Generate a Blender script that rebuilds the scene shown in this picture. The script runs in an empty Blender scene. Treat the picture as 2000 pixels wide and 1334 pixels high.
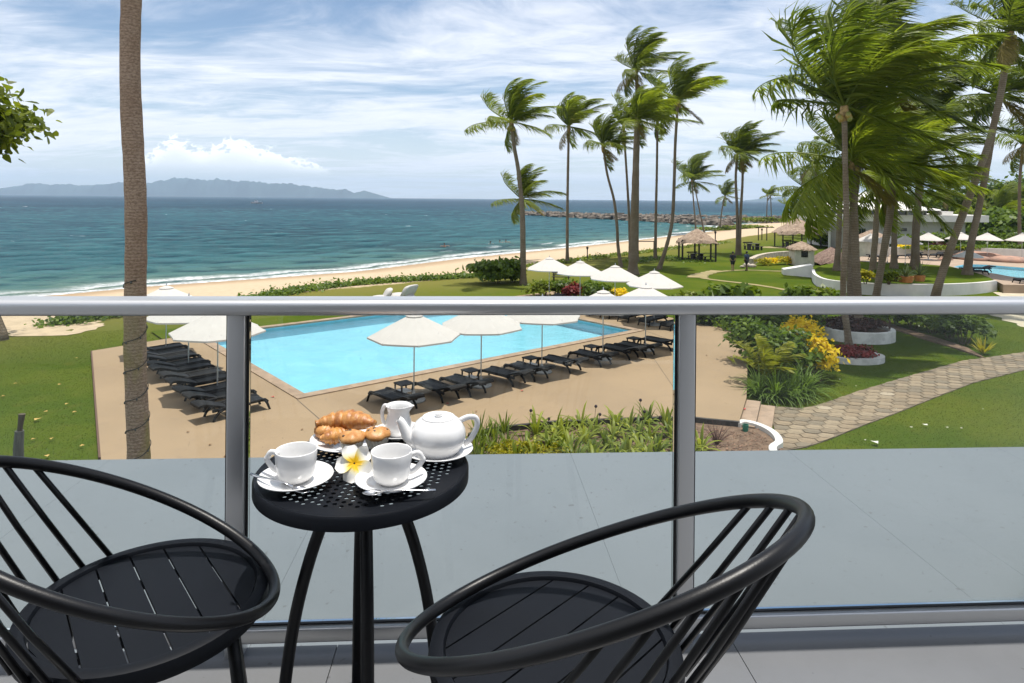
import bpy, bmesh, math, random
import numpy as np
from mathutils import Vector, Matrix, Euler
from mathutils.geometry import delaunay_2d_cdt

S = bpy.context.scene
COL = S.collection
R = math.radians
PI = math.pi
rnd = random.Random(7)

# ------------------------------------------------------------------ camera
F = 1275.0            # focal length in photo pixels (2000 wide)
HC = 6.3              # eye height above the pool deck
ROLL = R(0.5)
PX, PY = 1000.0, 388.2
cd = bpy.data.cameras.new('camera')
cam = bpy.data.objects.new('camera', cd)
COL.objects.link(cam)
cd.sensor_width = 36.0
cd.lens = 36.0 * F / 2000.0
cd.shift_y = -(667.0 - PY) / 2000.0
cd.clip_start = 0.05
cd.clip_end = 40000
cr, sr = math.cos(ROLL), math.sin(ROLL)
cam.matrix_world = Matrix(((cr, -sr, 0, 0), (0, 0, -1, 0), (sr, cr, 0, HC), (0, 0, 0, 1)))
S.camera = cam

# ------------------------------------------------------------------ light
SUN = Vector((0.28, 0.05, 2.0)).normalized()
SUN_EL = math.asin(SUN.z)
SUN_AZ = math.atan2(SUN.x, SUN.y)
world = bpy.data.worlds.new('World')
S.world = world
world.use_nodes = True
sd = bpy.data.lights.new('sun', 'SUN')
sd.energy = 4.4
sd.angle = R(0.8)
sd.color = (1.0, 0.955, 0.88)
so = bpy.data.objects.new('sun', sd)
COL.objects.link(so)
so.rotation_euler = (-SUN).to_track_quat('-Z', 'Y').to_euler()
S.view_settings.view_transform = 'Standard'
S.view_settings.look = 'None'
S.view_settings.gamma = 1.0
S.view_settings.use_curve_mapping = False
S.view_settings.exposure = 0.38
S.render.engine = 'CYCLES'
S.cycles.max_bounces = 7
S.cycles.diffuse_bounces = 3
S.cycles.glossy_bounces = 3
S.cycles.transparent_max_bounces = 12
S.cycles.caustics_reflective = False
S.cycles.caustics_refractive = False
S.cycles.use_denoising = True
S.cycles.volume_bounces = 0


class NT:
    """small helper for building node trees"""
    def __init__(self, tree):
        self.t = tree
        self.t.nodes.clear()
    def n(self, typ, **kw):
        nd = self.t.nodes.new(typ)
        ins = kw.pop('ins', {})
        for k, v in kw.items():
            setattr(nd, k, v)
        for k, v in ins.items():
            s = nd.inputs[k]
            if hasattr(v, 'is_output') or isinstance(v, bpy.types.NodeSocket):
                self.t.links.new(v, s)
            else:
                s.default_value = v
        return nd
    def math(self, op, a, b=0.0, c=None, clamp=False):
        ins = {0: a, 1: b}
        if c is not None:
            ins[2] = c
        return self.n('ShaderNodeMath', operation=op, use_clamp=clamp, ins=ins).outputs[0]
    def ramp(self, fac, stops, interp='LINEAR'):
        nd = self.n('ShaderNodeValToRGB', ins={0: fac})
        cr_ = nd.color_ramp
        cr_.interpolation = interp
        while len(cr_.elements) < len(stops):
            cr_.elements.new(0.5)
        for e, (p, c) in zip(cr_.elements, stops):
            e.position = p
            e.color = (c[0], c[1], c[2], 1) if not isinstance(c, (int, float)) else (c, c, c, 1)
        return nd.outputs[0]
    def noise(self, vec, scale, detail=4.0, rough=0.55, dist=0.0):
        return self.n('ShaderNodeTexNoise', ins={'Vector': vec, 'Scale': scale, 'Detail': detail,
                                                 'Roughness': rough, 'Distortion': dist}).outputs['Fac']
    def mapping(self, vec, scale=(1, 1, 1), rot=(0, 0, 0), loc=(0, 0, 0)):
        return self.n('ShaderNodeMapping', ins={'Vector': vec, 'Scale': scale, 'Rotation': rot, 'Location': loc}).outputs[0]
    def mix(self, fac, a, b, typ='MIX'):
        nd = self.n('ShaderNodeMix', data_type='RGBA', blend_type=typ)
        for i, v in ((0, fac), (6, a), (7, b)):
            s = nd.inputs[i]
            if isinstance(v, bpy.types.NodeSocket):
                self.t.links.new(v, s)
            elif i == 0:
                s.default_value = v
            else:
                s.default_value = (v[0], v[1], v[2], 1)
        return nd.outputs[2]
    def smooth(self, v, lo, hi):
        return self.n('ShaderNodeMapRange', interpolation_type='SMOOTHSTEP',
                      ins={0: v, 1: lo, 2: hi, 3: 0.0, 4: 1.0}).outputs[0]


# ------------------------------------------------------------------ sky
def build_sky():
    N = NT(world.node_tree)
    sky = N.n('ShaderNodeTexSky', sky_type='NISHITA', sun_disc=False, sun_elevation=SUN_EL,
              sun_rotation=SUN_AZ, air_density=1.0, dust_density=0.25, ozone_density=2.2)
    tc = N.n('ShaderNodeTexCoord').outputs['Generated']
    sep = N.n('ShaderNodeSeparateXYZ', ins={0: tc})
    x, y, z = sep.outputs
    # high cirrus sheet: directions projected on a layer overhead
    den = N.math('ADD', N.math('MAXIMUM', z, 0.0), 0.10)
    u = N.math('DIVIDE', x, den)
    v = N.math('DIVIDE', y, den)
    p = N.n('ShaderNodeCombineXYZ', ins={0: u, 1: v, 2: 0.0}).outputs[0]
    wob = N.n('ShaderNodeTexNoise', ins={'Vector': p, 'Scale': 0.35, 'Detail': 2.0}).outputs['Color']
    pw = N.n('ShaderNodeVectorMath', operation='MULTIPLY_ADD', ins={0: wob, 1: (1.6, 1.6, 0), 2: p}).outputs[0]
    streak = N.noise(N.mapping(pw, (0.42, 0.95, 1), (0, 0, R(-22)), (3.1, 0.7, 0)), 1.0, 5.0, 0.58, 0.35)
    fine = N.noise(N.mapping(pw, (1.5, 3.0, 1), (0, 0, R(-36)), (1.0, 5.0, 0)), 1.6, 5.0, 0.66, 0.5)
    body = N.noise(N.mapping(p, (0.20, 0.42, 1), (0, 0, R(-16)), (7.3, 2.2, 0)), 1.0, 3.0, 0.5)
    m = N.math('ADD', N.math('MULTIPLY', streak, 0.72), N.math('ADD', N.math('MULTIPLY', fine, 0.26), N.math('MULTIPLY', body, 0.55)))
    cir = N.smooth(m, 0.595, 0.83)
    # thicker towards the horizon where one looks along the layer
    hz = N.math('SUBTRACT', 1.0, N.smooth(z, 0.0, 0.20))
    cir = N.math('MAXIMUM', N.math('MULTIPLY', cir, 0.93), N.math('MULTIPLY', hz, N.math('ADD', 0.22, N.math('MULTIPLY', streak, 0.75))), clamp=True)
    ccol = N.ramp(N.math('ADD', N.math('MULTIPLY', fine, 0.5), N.math('MULTIPLY', body, 0.5)),
                  [(0.3, (7.0, 7.5, 8.5)), (0.7, (9.4, 9.5, 9.9))])
    c1 = N.mix(cir, sky.outputs[0], ccol)
    # bank of cumulus lying over the distant island
    az = N.math('ARCTAN2', x, y)
    q = N.n('ShaderNodeCombineXYZ', ins={0: az, 1: N.math('MULTIPLY', z, 1.3), 2: 0.0}).outputs[0]
    big = N.noise(N.mapping(q, (1, 0.0, 1), (0, 0, 0), (0.43, 3, 0)), 13.0, 1.0, 0.5)
    puff = N.noise(N.mapping(q, (1, 1, 1), (0, 0, 0), (5.1, 0.7, 0)), 44.0, 5.0, 0.56)
    ridge = N.math('ABSOLUTE', N.math('SUBTRACT', puff, 0.5))
    inaz = N.math('MULTIPLY', N.smooth(az, -0.535, -0.48), N.math('SUBTRACT', 1.0, N.smooth(az, -0.37, -0.24)))
    top = N.math('ADD', 0.033, N.math('MULTIPLY', N.math('MULTIPLY', big, 0.088), N.math('POWER', inaz, 0.6)))
    top = N.math('SUBTRACT', top, N.math('MULTIPLY', ridge, 0.13))
    d = N.math('SUBTRACT', top, z)
    cu = N.math('MULTIPLY', N.smooth(d, -0.002, 0.009), N.smooth(z, 0.024, 0.050))
    cu = N.math('MULTIPLY', cu, N.smooth(inaz, 0.02, 0.3))
    cucol = N.mix(N.smooth(N.math('ADD', d, N.math('MULTIPLY', ridge, 0.12)), 0.004, 0.036), (13.0, 12.9, 12.7), (9.6, 9.8, 10.1))
    c2 = N.mix(N.math('MULTIPLY', cu, 0.95), c1, cucol)
    bg = N.n('ShaderNodeBackground', ins={0: c2, 1: 0.099})
    out = N.n('ShaderNodeOutputWorld')
    N.t.links.new(bg.outputs[0], out.inputs[0])
build_sky()
world.cycles.sampling_method = 'MANUAL'
world.cycles.sample_map_resolution = 256


# ------------------------------------------------------------------ pixel <-> world
def ray(px, py):
    u, v = px - PX, py - PY
    return u * cr + v * sr, -u * sr + v * cr          # sideways, downwards (pixels)
def at(px, py, z=0.0):
    a, d = ray(px, py)
    Y = (HC - z) * F / d
    return Vector((a / F * Y, Y, z))
def atY(px, py, Y):
    a, d = ray(px, py)
    return Vector((a / F * Y, Y, HC - d / F * Y))

# ------------------------------------------------------------------ materials
MATS = {}
def principled(name, col=(0.5, 0.5, 0.5), rough=0.6, metal=0.0, spec=0.5, var=0.0, vscale=3.0, col2=None,
               bump=0.0, bscale=30.0, coat=0.0, trans=0.0, stretch=(1, 1, 1), island=0.0, sheen=0.0, detail=5.0):
    if name in MATS:
        return MATS[name]
    m = bpy.data.materials.new(name)
    m.use_nodes = True
    N = NT(m.node_tree)
    tc = N.n('ShaderNodeTexCoord').outputs['Object']
    vec = N.mapping(tc, stretch)
    b = N.n('ShaderNodeBsdfPrincipled', ins={'Roughness': rough, 'Metallic': metal, 'Specular IOR Level': spec,
                                             'Coat Weight': coat})
    b.inputs['Base Color'].default_value = (*col, 1)
    cs = None
    if var > 0 or col2:
        nz = N.noise(vec, vscale, detail, 0.6)
        c2 = col2 or tuple(c * (1 - var) for c in col)
        c1 = col if col2 else tuple(min(1, c * (1 + var)) for c in col)
        cs = N.mix(N.smooth(nz, 0.35, 0.65), c1, c2)
    if island > 0:
        isl = N.n('ShaderNodeNewGeometry').outputs['Random Per Island']
        k = N.math('ADD', 1.0 - island, N.math('MULTIPLY', isl, 2 * island))
        kc = N.n('ShaderNodeCombineXYZ', ins={0: k, 1: k, 2: k}).outputs[0]
        cs = N.mix(1.0, cs if cs is not None else col, kc, 'MULTIPLY')
    if cs is not None:
        N.t.links.new(cs, b.inputs['Base Color'])
    if bump > 0:
        bn = N.noise(vec, bscale, 6.0, 0.65)
        bp = N.n('ShaderNodeBump', ins={'Strength': bump, 'Distance': 0.02, 'Height': bn})
        N.t.links.new(bp.outputs[0], b.inputs['Normal'])
    out = N.n('ShaderNodeOutputMaterial')
    N.t.links.new(b.outputs[0], out.inputs[0])
    MATS[name] = m
    return m

def leaf_mat(name, dark, light, trans=0.35, rough=0.45, tip=None, spec=0.2):
    """foliage: each leaf (mesh island) gets its own tone, light shines through a little"""
    if name in MATS:
        return MATS[name]
    m = bpy.data.materials.new(name)
    m.use_nodes = True
    N = NT(m.node_tree)
    isl = N.n('ShaderNodeNewGeometry').outputs['Random Per Island']
    tc = N.n('ShaderNodeTexCoord').outputs['Object']
    nz = N.noise(tc, 0.9, 3.0, 0.6)
    f = N.math('ADD', N.math('MULTIPLY', isl, 0.65), N.math('MULTIPLY', N.smooth(nz, 0.35, 0.65), 0.35))
    stops = [(0.0, dark), (0.75, light)]
    if tip:
        stops += [(0.93, light), (1.0, tip)]
    c = N.ramp(f, stops)
    b = N.n('ShaderNodeBsdfPrincipled', ins={'Base Color': c, 'Roughness': rough, 'Specular IOR Level': spec})
    t = N.n('ShaderNodeBsdfTranslucent', ins={'Color': N.mix(1.0, c, (1.7, 1.75, 0.7), 'MULTIPLY')})
    mx = N.n('ShaderNodeMixShader', ins={0: trans, 1: b.outputs[0], 2: t.outputs[0]})
    out = N.n('ShaderNodeOutputMaterial')
    N.t.links.new(mx.outputs[0], out.inputs[0])
    MATS[name] = m
    return m

# ------------------------------------------------------------------ mesh builder
class MB:
    def __init__(self):
        self.v = []
        self.f = []
    def add(self, vs, fs):
        o = len(self.v)
        self.v.extend([tuple(p) for p in vs])
        self.f.extend([tuple(i + o for i in q) for q in fs])
        return self
    def box(self, c, s, rz=0.0, M=None):
        x, y, z = s[0] / 2, s[1] / 2, s[2] / 2
        vs = [Vector((sx * x, sy * y, sz * z)) for sz in (-1, 1) for sy in (-1, 1) for sx in (-1, 1)]
        rot = M if M is not None else Matrix.Rotation(rz, 3, 'Z')
        vs = [rot @ p + Vector(c) for p in vs]
        return self.add(vs, [(0, 2, 3, 1), (4, 5, 7, 6), (0, 1, 5, 4), (2, 6, 7, 3), (0, 4, 6, 2), (1, 3, 7, 5)])
    def bar(self, a, b, w, h=None):
        """rectangular bar from a to b"""
        a, b = Vector(a), Vector(b)
        h = h or w
        d = (b - a)
        L = d.length
        q = d.to_track_quat('X', 'Z').to_matrix()
        return self.box((a + b) / 2, (L, w, h), M=q)
    def tube(self, pts, r, n=10, closed=False, cap=True, flat=1.0):
        pts = [Vector(p) for p in pts]
        k = len(pts)
        rr = r if hasattr(r, '__len__') else [r] * k
        vs, fs = [], []
        up = None
        for i, p in enumerate(pts):
            if closed:
                d = pts[(i + 1) % k] - pts[i - 1]
            else:
                d = pts[min(i + 1, k - 1)] - pts[max(i - 1, 0)]
            d.normalize()
            if up is None:
                up = Vector((0, 0, 1)) if abs(d.z) < 0.9 else Vector((1, 0, 0))
            s = d.cross(up)
            if s.length < 1e-5:
                s = d.orthogonal()
            s.normalize()
            up = s.cross(d).normalized()
            for j in range(n):
                a = 2 * PI * j / n
                vs.append(p + (s * math.cos(a) + up * math.sin(a) * flat) * rr[i])
        m = k if closed else k - 1
        for i in range(m):
            for j in range(n):
                a, b = i * n + j, i * n + (j + 1) % n
                c, d_ = ((i + 1) % k) * n + (j + 1) % n, ((i + 1) % k) * n + j
                fs.append((a, b, c, d_))
        if cap and not closed:
            fs.append(tuple(range(n - 1, -1, -1)))
            fs.append(tuple((k - 1) * n + j for j in range(n)))
        return self.add(vs, fs)
    def lathe(self, prof, n=24, c=(0, 0, 0), sx=1.0, sy=1.0):
        vs, fs = [], []
        k = len(prof)
        for (r_, z_) in prof:
            for j in range(n):
                a = 2 * PI * j / n
                vs.append((c[0] + r_ * math.cos(a) * sx, c[1] + r_ * math.sin(a) * sy, c[2] + z_))
        for i in range(k - 1):
            for j in range(n):
                fs.append((i * n + j, i * n + (j + 1) % n, (i + 1) * n + (j + 1) % n, (i + 1) * n + j))
        return self.add(vs, fs)
    def prism(self, poly, z0, z1):
        k = len(poly)
        ar = sum(poly[i][0] * poly[(i + 1) % k][1] - poly[(i + 1) % k][0] * poly[i][1] for i in range(k))
        if ar < 0:
            poly = poly[::-1]
        g0 = z0 if callable(z0) else (lambda x, y: z0)
        g1 = z1 if callable(z1) else (lambda x, y: z1)
        vs = [(p[0], p[1], g0(p[0], p[1])) for p in poly] + [(p[0], p[1], g1(p[0], p[1])) for p in poly]
        fs = [tuple(range(k - 1, -1, -1)), tuple(range(k, 2 * k))]
        fs += [(i, (i + 1) % k, k + (i + 1) % k, k + i) for i in range(k)]
        return self.add(vs, fs)
    def sphere(self, c, r, n=10, m=6, sx=1, sy=1, sz=1, M=None):
        vs, fs = [], []
        for i in range(m + 1):
            t = PI * i / m
            for j in range(n):
                a = 2 * PI * j / n
                p = Vector((r * sx * math.sin(t) * math.cos(a), r * sy * math.sin(t) * math.sin(a), r * sz * math.cos(t)))
                if M is not None:
                    p = M @ p
                vs.append(p + Vector(c))
        for i in range(m):
            for j in range(n):
                fs.append((i * n + j, (i + 1) * n + j, (i + 1) * n + (j + 1) % n, i * n + (j + 1) % n))
        return self.add(vs, fs)
    def mesh(self, name, mat, smooth=False, clean=False):
        me = bpy.data.meshes.new(name)
        me.from_pydata(self.v, [], self.f)
        if mat:
            me.materials.append(mat)
        if clean:
            bm = bmesh.new()
            bm.from_mesh(me)
            bmesh.ops.remove_doubles(bm, verts=bm.verts, dist=1e-5)
            bm.to_mesh(me)
            bm.free()
        if smooth:
            me.polygons.foreach_set('use_smooth', [True] * len(me.polygons))
            if smooth == 'auto':
                me.set_sharp_from_angle(angle=R(42))
        me.update()
        return me
    def build(self, name, mat, parent=None, smooth=False, loc=None, clean=False):
        return link(name, self.mesh(name, mat, smooth, clean), parent, loc)

def link(name, data, parent=None, loc=None, rot=None, scale=None):
    o = bpy.data.objects.new(name, data)
    COL.objects.link(o)
    if parent is not None:
        o.parent = parent
    if loc is not None:
        o.location = loc
    if rot is not None:
        o.rotation_euler = rot
    if scale is not None:
        o.scale = (scale,) * 3 if not hasattr(scale, '__len__') else scale
    return o
def tag(o, label, cat, group=None):
    o['label'] = label
    o['category'] = cat
    if group:
        o['group'] = group
    return o
def thing(name, label, cat, loc=(0, 0, 0), rz=0.0, group=None, scale=None):
    o = link(name, None, None, loc, (0, 0, rz), scale)
    o.empty_display_size = 0.1
    return tag(o, label, cat, group)
def struct(o):
    o['kind'] = 'structure'
    return o
def stuff(o):
    o['kind'] = 'stuff'
    return o
def copy_tree(o, parent=None):
    c = o.copy()
    COL.objects.link(c)
    c.parent = parent
    for ch in list(o.children):
        copy_tree(ch, c)
    return c
def np_mesh(name, V, Fq, mat, smooth=False):
    """mesh from an (n,3) vertex array and (m,k) face array"""
    me = bpy.data.meshes.new(name)
    V = np.asarray(V, dtype=np.float32)
    Fq = np.asarray(Fq, dtype=np.int32)
    k = Fq.shape[1]
    me.vertices.add(len(V))
    me.vertices.foreach_set('co', V.ravel())
    me.loops.add(Fq.size)
    me.loops.foreach_set('vertex_index', Fq.ravel())
    me.polygons.add(len(Fq))
    me.polygons.foreach_set('loop_start', np.arange(0, Fq.size, k, dtype=np.int32))
    if smooth:
        me.polygons.foreach_set('use_smooth', np.ones(len(Fq), dtype=bool))
    me.materials.append(mat)
    me.update(calc_edges=True)
    return me
def smoothstep(a, b, x):
    t = np.clip((x - a) / (b - a), 0, 1)
    return t * t * (3 - 2 * t)
_T = ['', '', 'twenty', 'thirty']
ORD = ['first', 'second', 'third', 'fourth', 'fifth', 'sixth', 'seventh', 'eighth', 'ninth', 'tenth', 'eleventh', 'twelfth', 'thirteenth', 'fourteenth', 'fifteenth', 'sixteenth', 'seventeenth', 'eighteenth', 'nineteenth']
ORD += [w for t, e in (('twenty', 'twentieth'), ('thirty', 'thirtieth'), ('forty', 'fortieth')) for w in [e] + [t + '-' + ORD[i] for i in range(9)]]

# ================================================================== THE SETTING
SEA = -1.6
SHORE = np.array([(-260, -160), (-110, -25), (-62, 25), (-35.4, 51.9), (-31.6, 56.7), (-24.5, 62.5), (-16.4, 69.7),
                  (-6.7, 85.6), (8.2, 105), (33, 140), (52, 168), (66, 205), (85, 228), (120, 245), (200, 255), (700, 275)], float)
def inland(X, Y):
    """signed distance from the waterline, positive on land"""
    P = np.stack([np.asarray(X, float).ravel(), np.asarray(Y, float).ravel()], 1)
    best = np.full(len(P), 1e12)
    sg = np.ones(len(P))
    for a, b in zip(SHORE[:-1], SHORE[1:]):
        d = b - a
        L2 = (d ** 2).sum()
        t = np.clip(((P - a) @ d) / L2, 0, 1)
        q = a + t[:, None] * d
        e = P - q
        dist = (e ** 2).sum(1)
        s = (P - a) @ np.array([d[1], -d[0]])
        m = dist < best
        best[m] = dist[m]
        sg[m] = np.sign(s[m])
    return (np.sqrt(best) * sg).reshape(np.shape(X))
PA = np.array([-6.58, 20.8])
E1 = np.array([0.761, 0.649]); E1 /= np.linalg.norm(E1)
E2 = np.array([-E1[1], E1[0]])
PLN, PWD = 16.45, 11.4
def pool_pt(a, b):
    p = PA + E1 * a + E2 * b
    return (float(p[0]), float(p[1]))
def terrain(X, Y):
    X = np.asarray(X, float); Y = np.asarray(Y, float)
    s = inland(X, Y)
    z = np.interp(s, [-80, -30, 0, 4, 11, 19, 25, 60], [-6, -3.5, SEA, -1.32, -0.85, -0.34, -0.10, -0.04])
    # the garden right of the deck lies two steps lower
    low = smoothstep(-0.5, 0.1, (X - (6.3 + (Y - 18.5) * 0.36))) * (1 - smoothstep(36, 52, Y))
    low = np.maximum(low, smoothstep(0, 1.0, 16.5 - Y) * smoothstep(5.5, 6.5, X))
    z = z - 0.28 * low
    # excavation for the pool
    a = (X - PA[0]) * E1[0] + (Y - PA[1]) * E1[1]
    b = (X - PA[0]) * E2[0] + (Y - PA[1]) * E2[1]
    ins = (a > -0.75) & (a < PLN + 0.75) & (b > -0.75) & (b < PWD + 0.75)
    z = np.where((X > -1.1) & (X < 6.62) & (Y < 19.2), -0.7, z)
    z = np.where(ins, -2.2, z)
    und = np.sin(X * 0.31 + 1.3) * np.cos(Y * 0.23) * 0.05 * smoothstep(24, 40, s)
    return z + np.where(ins, 0, und * smoothstep(45, 60, Y))
def tz(x, y):
    return float(terrain(np.array([x]), np.array([y]))[0])
def gat(px, py):
    z = -0.04
    for _ in range(8):
        p = at(px, py, z)
        z = tz(p.x, p.y)
        if z < -2.0:
            z = -0.04
    p = at(px, py, z)
    return p

def ground_mat():
    m = bpy.data.materials.new('ground'); m.use_nodes = True
    N = NT(m.node_tree)
    tc = N.n('ShaderNodeTexCoord').outputs['Object']
    s = N.n('ShaderNodeAttribute', attribute_name='inland').outputs['Fac']
    n1 = N.noise(tc, 0.22, 4.0, 0.6)
    n2 = N.noise(tc, 1.6, 5.0, 0.65)
    n3 = N.noise(N.mapping(tc, (1, 1, 1)), 14.0, 6.0, 0.75)
    g = N.mix(N.smooth(n1, 0.36, 0.66), (0.052, 0.084, 0.008), (0.092, 0.112, 0.011))
    g = N.mix(N.math('MULTIPLY', N.smooth(n2, 0.50, 0.75), 0.4), g, (0.125, 0.110, 0.022))
    g = N.mix(N.math('MULTIPLY', N.smooth(n3, 0.38, 0.62), 0.4), g, (0.048, 0.082, 0.010))
    # dry grass towards the beach
    dry = N.math('SUBTRACT', 1.0, N.smooth(N.math('ADD', s, N.math('MULTIPLY', n1, 14.0)), 27.0, 40.0))
    g = N.mix(N.math('MULTIPLY', dry, 0.6), g, (0.19, 0.16, 0.048))
    sn = N.noise(tc, 2.2, 6.0, 0.7)
    sand = N.mix(N.smooth(sn, 0.3, 0.7), (0.49, 0.385, 0.265), (0.42, 0.325, 0.22))
    wet = N.math('SUBTRACT', 1.0, N.smooth(N.math('ADD', s, N.math('MULTIPLY', n1, 2.0)), 2.0, 7.5))
    sand = N.mix(N.math('MULTIPLY', wet, 0.75), sand, (0.27, 0.19, 0.115))
    edge = N.math('ADD', s, N.math('ADD', N.math('MULTIPLY', n1, 2.4), N.math('MULTIPLY', n2, 2.0)))
    gm = N.smooth(edge, 21.3, 22.2)
    c = N.mix(gm, sand, g)
    bp = N.n('ShaderNodeBump', ins={'Strength': 0.55, 'Distance': 0.06, 'Height': N.math('ADD', n3, N.math('MULTIPLY', sn, 0.6))})
    b = N.n('ShaderNodeBsdfPrincipled', ins={'Base Color': c, 'Roughness': 0.95, 'Specular IOR Level': 0.02, 'Normal': bp.outputs[0]})
    out = N.n('ShaderNodeOutputMaterial'); N.t.links.new(b.outputs[0], out.inputs[0])
    return m
GROUND = ground_mat()

def persp_grid(Ys, ts, off):
    Yg, T = np.meshgrid(Ys, ts, indexing='ij')
    Xg = T * (Yg + off)
    ny, nx = Yg.shape
    i = np.arange(ny - 1)[:, None] * nx + np.arange(nx - 1)[None]
    Fq = np.stack([i, i + 1, i + 1 + nx, i + nx], -1).reshape(-1, 4)
    return Xg, Yg, Fq
def set_attr(me, name, vals):
    a = me.attributes.new(name, 'FLOAT', 'POINT')
    a.data.foreach_set('value', np.asarray(vals, np.float32).ravel())

Xg, Yg, Fq = persp_grid(np.concatenate([np.linspace(-2, 6, 5), np.geomspace(6.5, 420, 330)]), np.linspace(-1.25, 1.55, 330), 14)
Zg = terrain(Xg, Yg)
me = np_mesh('ground', np.stack([Xg, Yg, Zg], -1).reshape(-1, 3), Fq, GROUND, True)
set_attr(me, 'inland', inland(Xg, Yg))
struct(link('ground', me))

# ------------------------------------------------------------------ sea
def sea_mat():
    m = bpy.data.materials.new('sea_water'); m.use_nodes = True
    N = NT(m.node_tree)
    tc = N.n('ShaderNodeTexCoord').outputs['Object']
    off = N.n('ShaderNodeAttribute', attribute_name='offshore').outputs['Fac']
    lg = N.noise(N.mapping(tc, (0.02, 0.05, 1), (0, 0, R(12))), 1.0, 3.0, 0.5)
    o2 = N.math('ADD', off, N.math('MULTIPLY', N.math('SUBTRACT', lg, 0.5), N.math('MULTIPLY', off, 0.5)))
    c = N.ramp(N.math('DIVIDE', N.math('MAXIMUM', o2, 0.0), 1200.0),
               [(0.0, (0.145, 0.17, 0.12)), (0.006, (0.075, 0.16, 0.135)), (0.022, (0.016, 0.080, 0.090)), (0.08, (0.008, 0.046, 0.070)), (0.30, (0.005, 0.029, 0.060)), (1.0, (0.004, 0.020, 0.050))])
    chop = N.noise(N.mapping(tc, (0.10, 0.30, 1), (0, 0, R(14))), 1.0, 6.0, 0.62, 0.3)
    c = N.mix(N.math('MULTIPLY', N.smooth(chop, 0.47, 0.68), 0.55), c, (0.035, 0.115, 0.128))
    c = N.mix(N.math('MULTIPLY', N.math('SUBTRACT', 1.0, N.smooth(chop, 0.34, 0.5)), 0.5), c, (0.004, 0.045, 0.06))
    gust = N.noise(N.mapping(tc, (0.010, 0.016, 1), (0, 0, R(8))), 1.0, 10.0, 0.82, 0.2)
    c = N.mix(N.math('MULTIPLY', N.smooth(gust, 0.49, 0.60), 0.45), c, (0.026, 0.095, 0.115))
    c = N.mix(N.math('MULTIPLY', N.math('SUBTRACT', 1.0, N.smooth(gust, 0.40, 0.50)), 0.7), c, (0.003, 0.024, 0.038))
    # breakers and wash on the shore
    w1 = N.noise(tc, 0.12, 4.0, 0.6)
    w2 = N.noise(tc, 0.9, 5.0, 0.7)
    od = N.math('ADD', off, N.math('ADD', N.math('MULTIPLY', N.math('SUBTRACT', w1, 0.5), 5.0), N.math('MULTIPLY', N.math('SUBTRACT', w2, 0.5), 1.6)))
    wash = N.math('SUBTRACT', 1.0, N.smooth(od, 0.9, 2.2))
    brk = N.math('MULTIPLY', N.smooth(od, 2.4, 3.0), N.math('SUBTRACT', 1.0, N.smooth(od, 3.2, 5.6)))
    brk = N.math('MULTIPLY', brk, N.smooth(N.noise(tc, 0.05, 2.0, 0.5), 0.38, 0.52))
    brk2 = N.math('MULTIPLY', N.smooth(od, 8.6, 9.2), N.math('SUBTRACT', 1.0, N.smooth(od, 9.4, 10.6)))
    brk2 = N.math('MULTIPLY', brk2, N.smooth(N.noise(N.mapping(tc, (1, 1, 1), (0, 0, 0), (50, 9, 0)), 0.06, 2.0, 0.5), 0.56, 0.64))
    lace = N.smooth(N.noise(tc, 1.7, 5.0, 0.7), 0.40, 0.60)
    foam = N.math('MAXIMUM', wash, N.math('MAXIMUM', brk, brk2))
    foam = N.math('MULTIPLY', foam, N.math('ADD', 0.45, N.math('MULTIPLY', lace, 0.6)), clamp=True)
    # scattered white caps
    wc = N.noise(N.mapping(tc, (0.045, 0.16, 1), (0, 0, R(10))), 1.0, 5.0, 0.66)
    wc = N.math('MULTIPLY', N.smooth(wc, 0.72, 0.75), N.smooth(off, 18.0, 60.0))
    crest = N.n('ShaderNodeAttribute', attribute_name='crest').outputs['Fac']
    cap = N.math('MULTIPLY', N.smooth(N.math('ADD', crest, N.math('MULTIPLY', N.math('SUBTRACT', lace, 0.5), 0.10)), 0.37, 0.42), N.smooth(off, 18.0, 45.0))
    foam = N.math('MAXIMUM', foam, N.math('MAXIMUM', N.math('MULTIPLY', wc, 0.9), N.math('MULTIPLY', cap, 0.85)))
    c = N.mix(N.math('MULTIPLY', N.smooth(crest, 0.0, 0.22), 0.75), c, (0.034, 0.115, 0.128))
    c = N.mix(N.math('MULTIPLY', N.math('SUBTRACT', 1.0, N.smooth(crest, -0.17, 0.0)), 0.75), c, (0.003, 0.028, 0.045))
    c = N.mix(foam, c, (0.80, 0.82, 0.82))
    h = N.math('ADD', N.math('MULTIPLY', chop, 1.2), N.math('ADD', N.math('MULTIPLY', N.noise(N.mapping(tc, (0.6, 1.3, 1), (0, 0, R(20))), 1.0, 6.0, 0.65), 0.55), N.math('MULTIPLY', foam, 0.3)))
    bp = N.n('ShaderNodeBump', ins={'Strength': 0.85, 'Distance': 1.1, 'Height': h})
    df = N.n('ShaderNodeBsdfDiffuse', ins={'Color': c, 'Normal': bp.outputs[0]})
    gl = N.n('ShaderNodeBsdfGlossy', ins={'Roughness': 0.10, 'Normal': bp.outputs[0]})
    fr = N.n('ShaderNodeFresnel', ins={'IOR': 1.33, 'Normal': bp.outputs[0]})
    fac = N.math('MULTIPLY', N.math('MINIMUM', N.math('MULTIPLY', fr.outputs[0], 0.7), 0.22), N.math('SUBTRACT', 1.0, foam))
    b = N.n('ShaderNodeMixShader', ins={0: fac, 1: df.outputs[0], 2: gl.outputs[0]})
    out = N.n('ShaderNodeOutputMaterial'); N.t.links.new(b.outputs[0], out.inputs[0])
    return m
rowsY = [24.0]
while rowsY[-1] < 12000:
    y_ = rowsY[-1]
    rowsY.append(y_ + (0.75 + 0.0052 * y_ if y_ < 420 else (y_ - 420) * 0.045 + 3.0))
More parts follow.
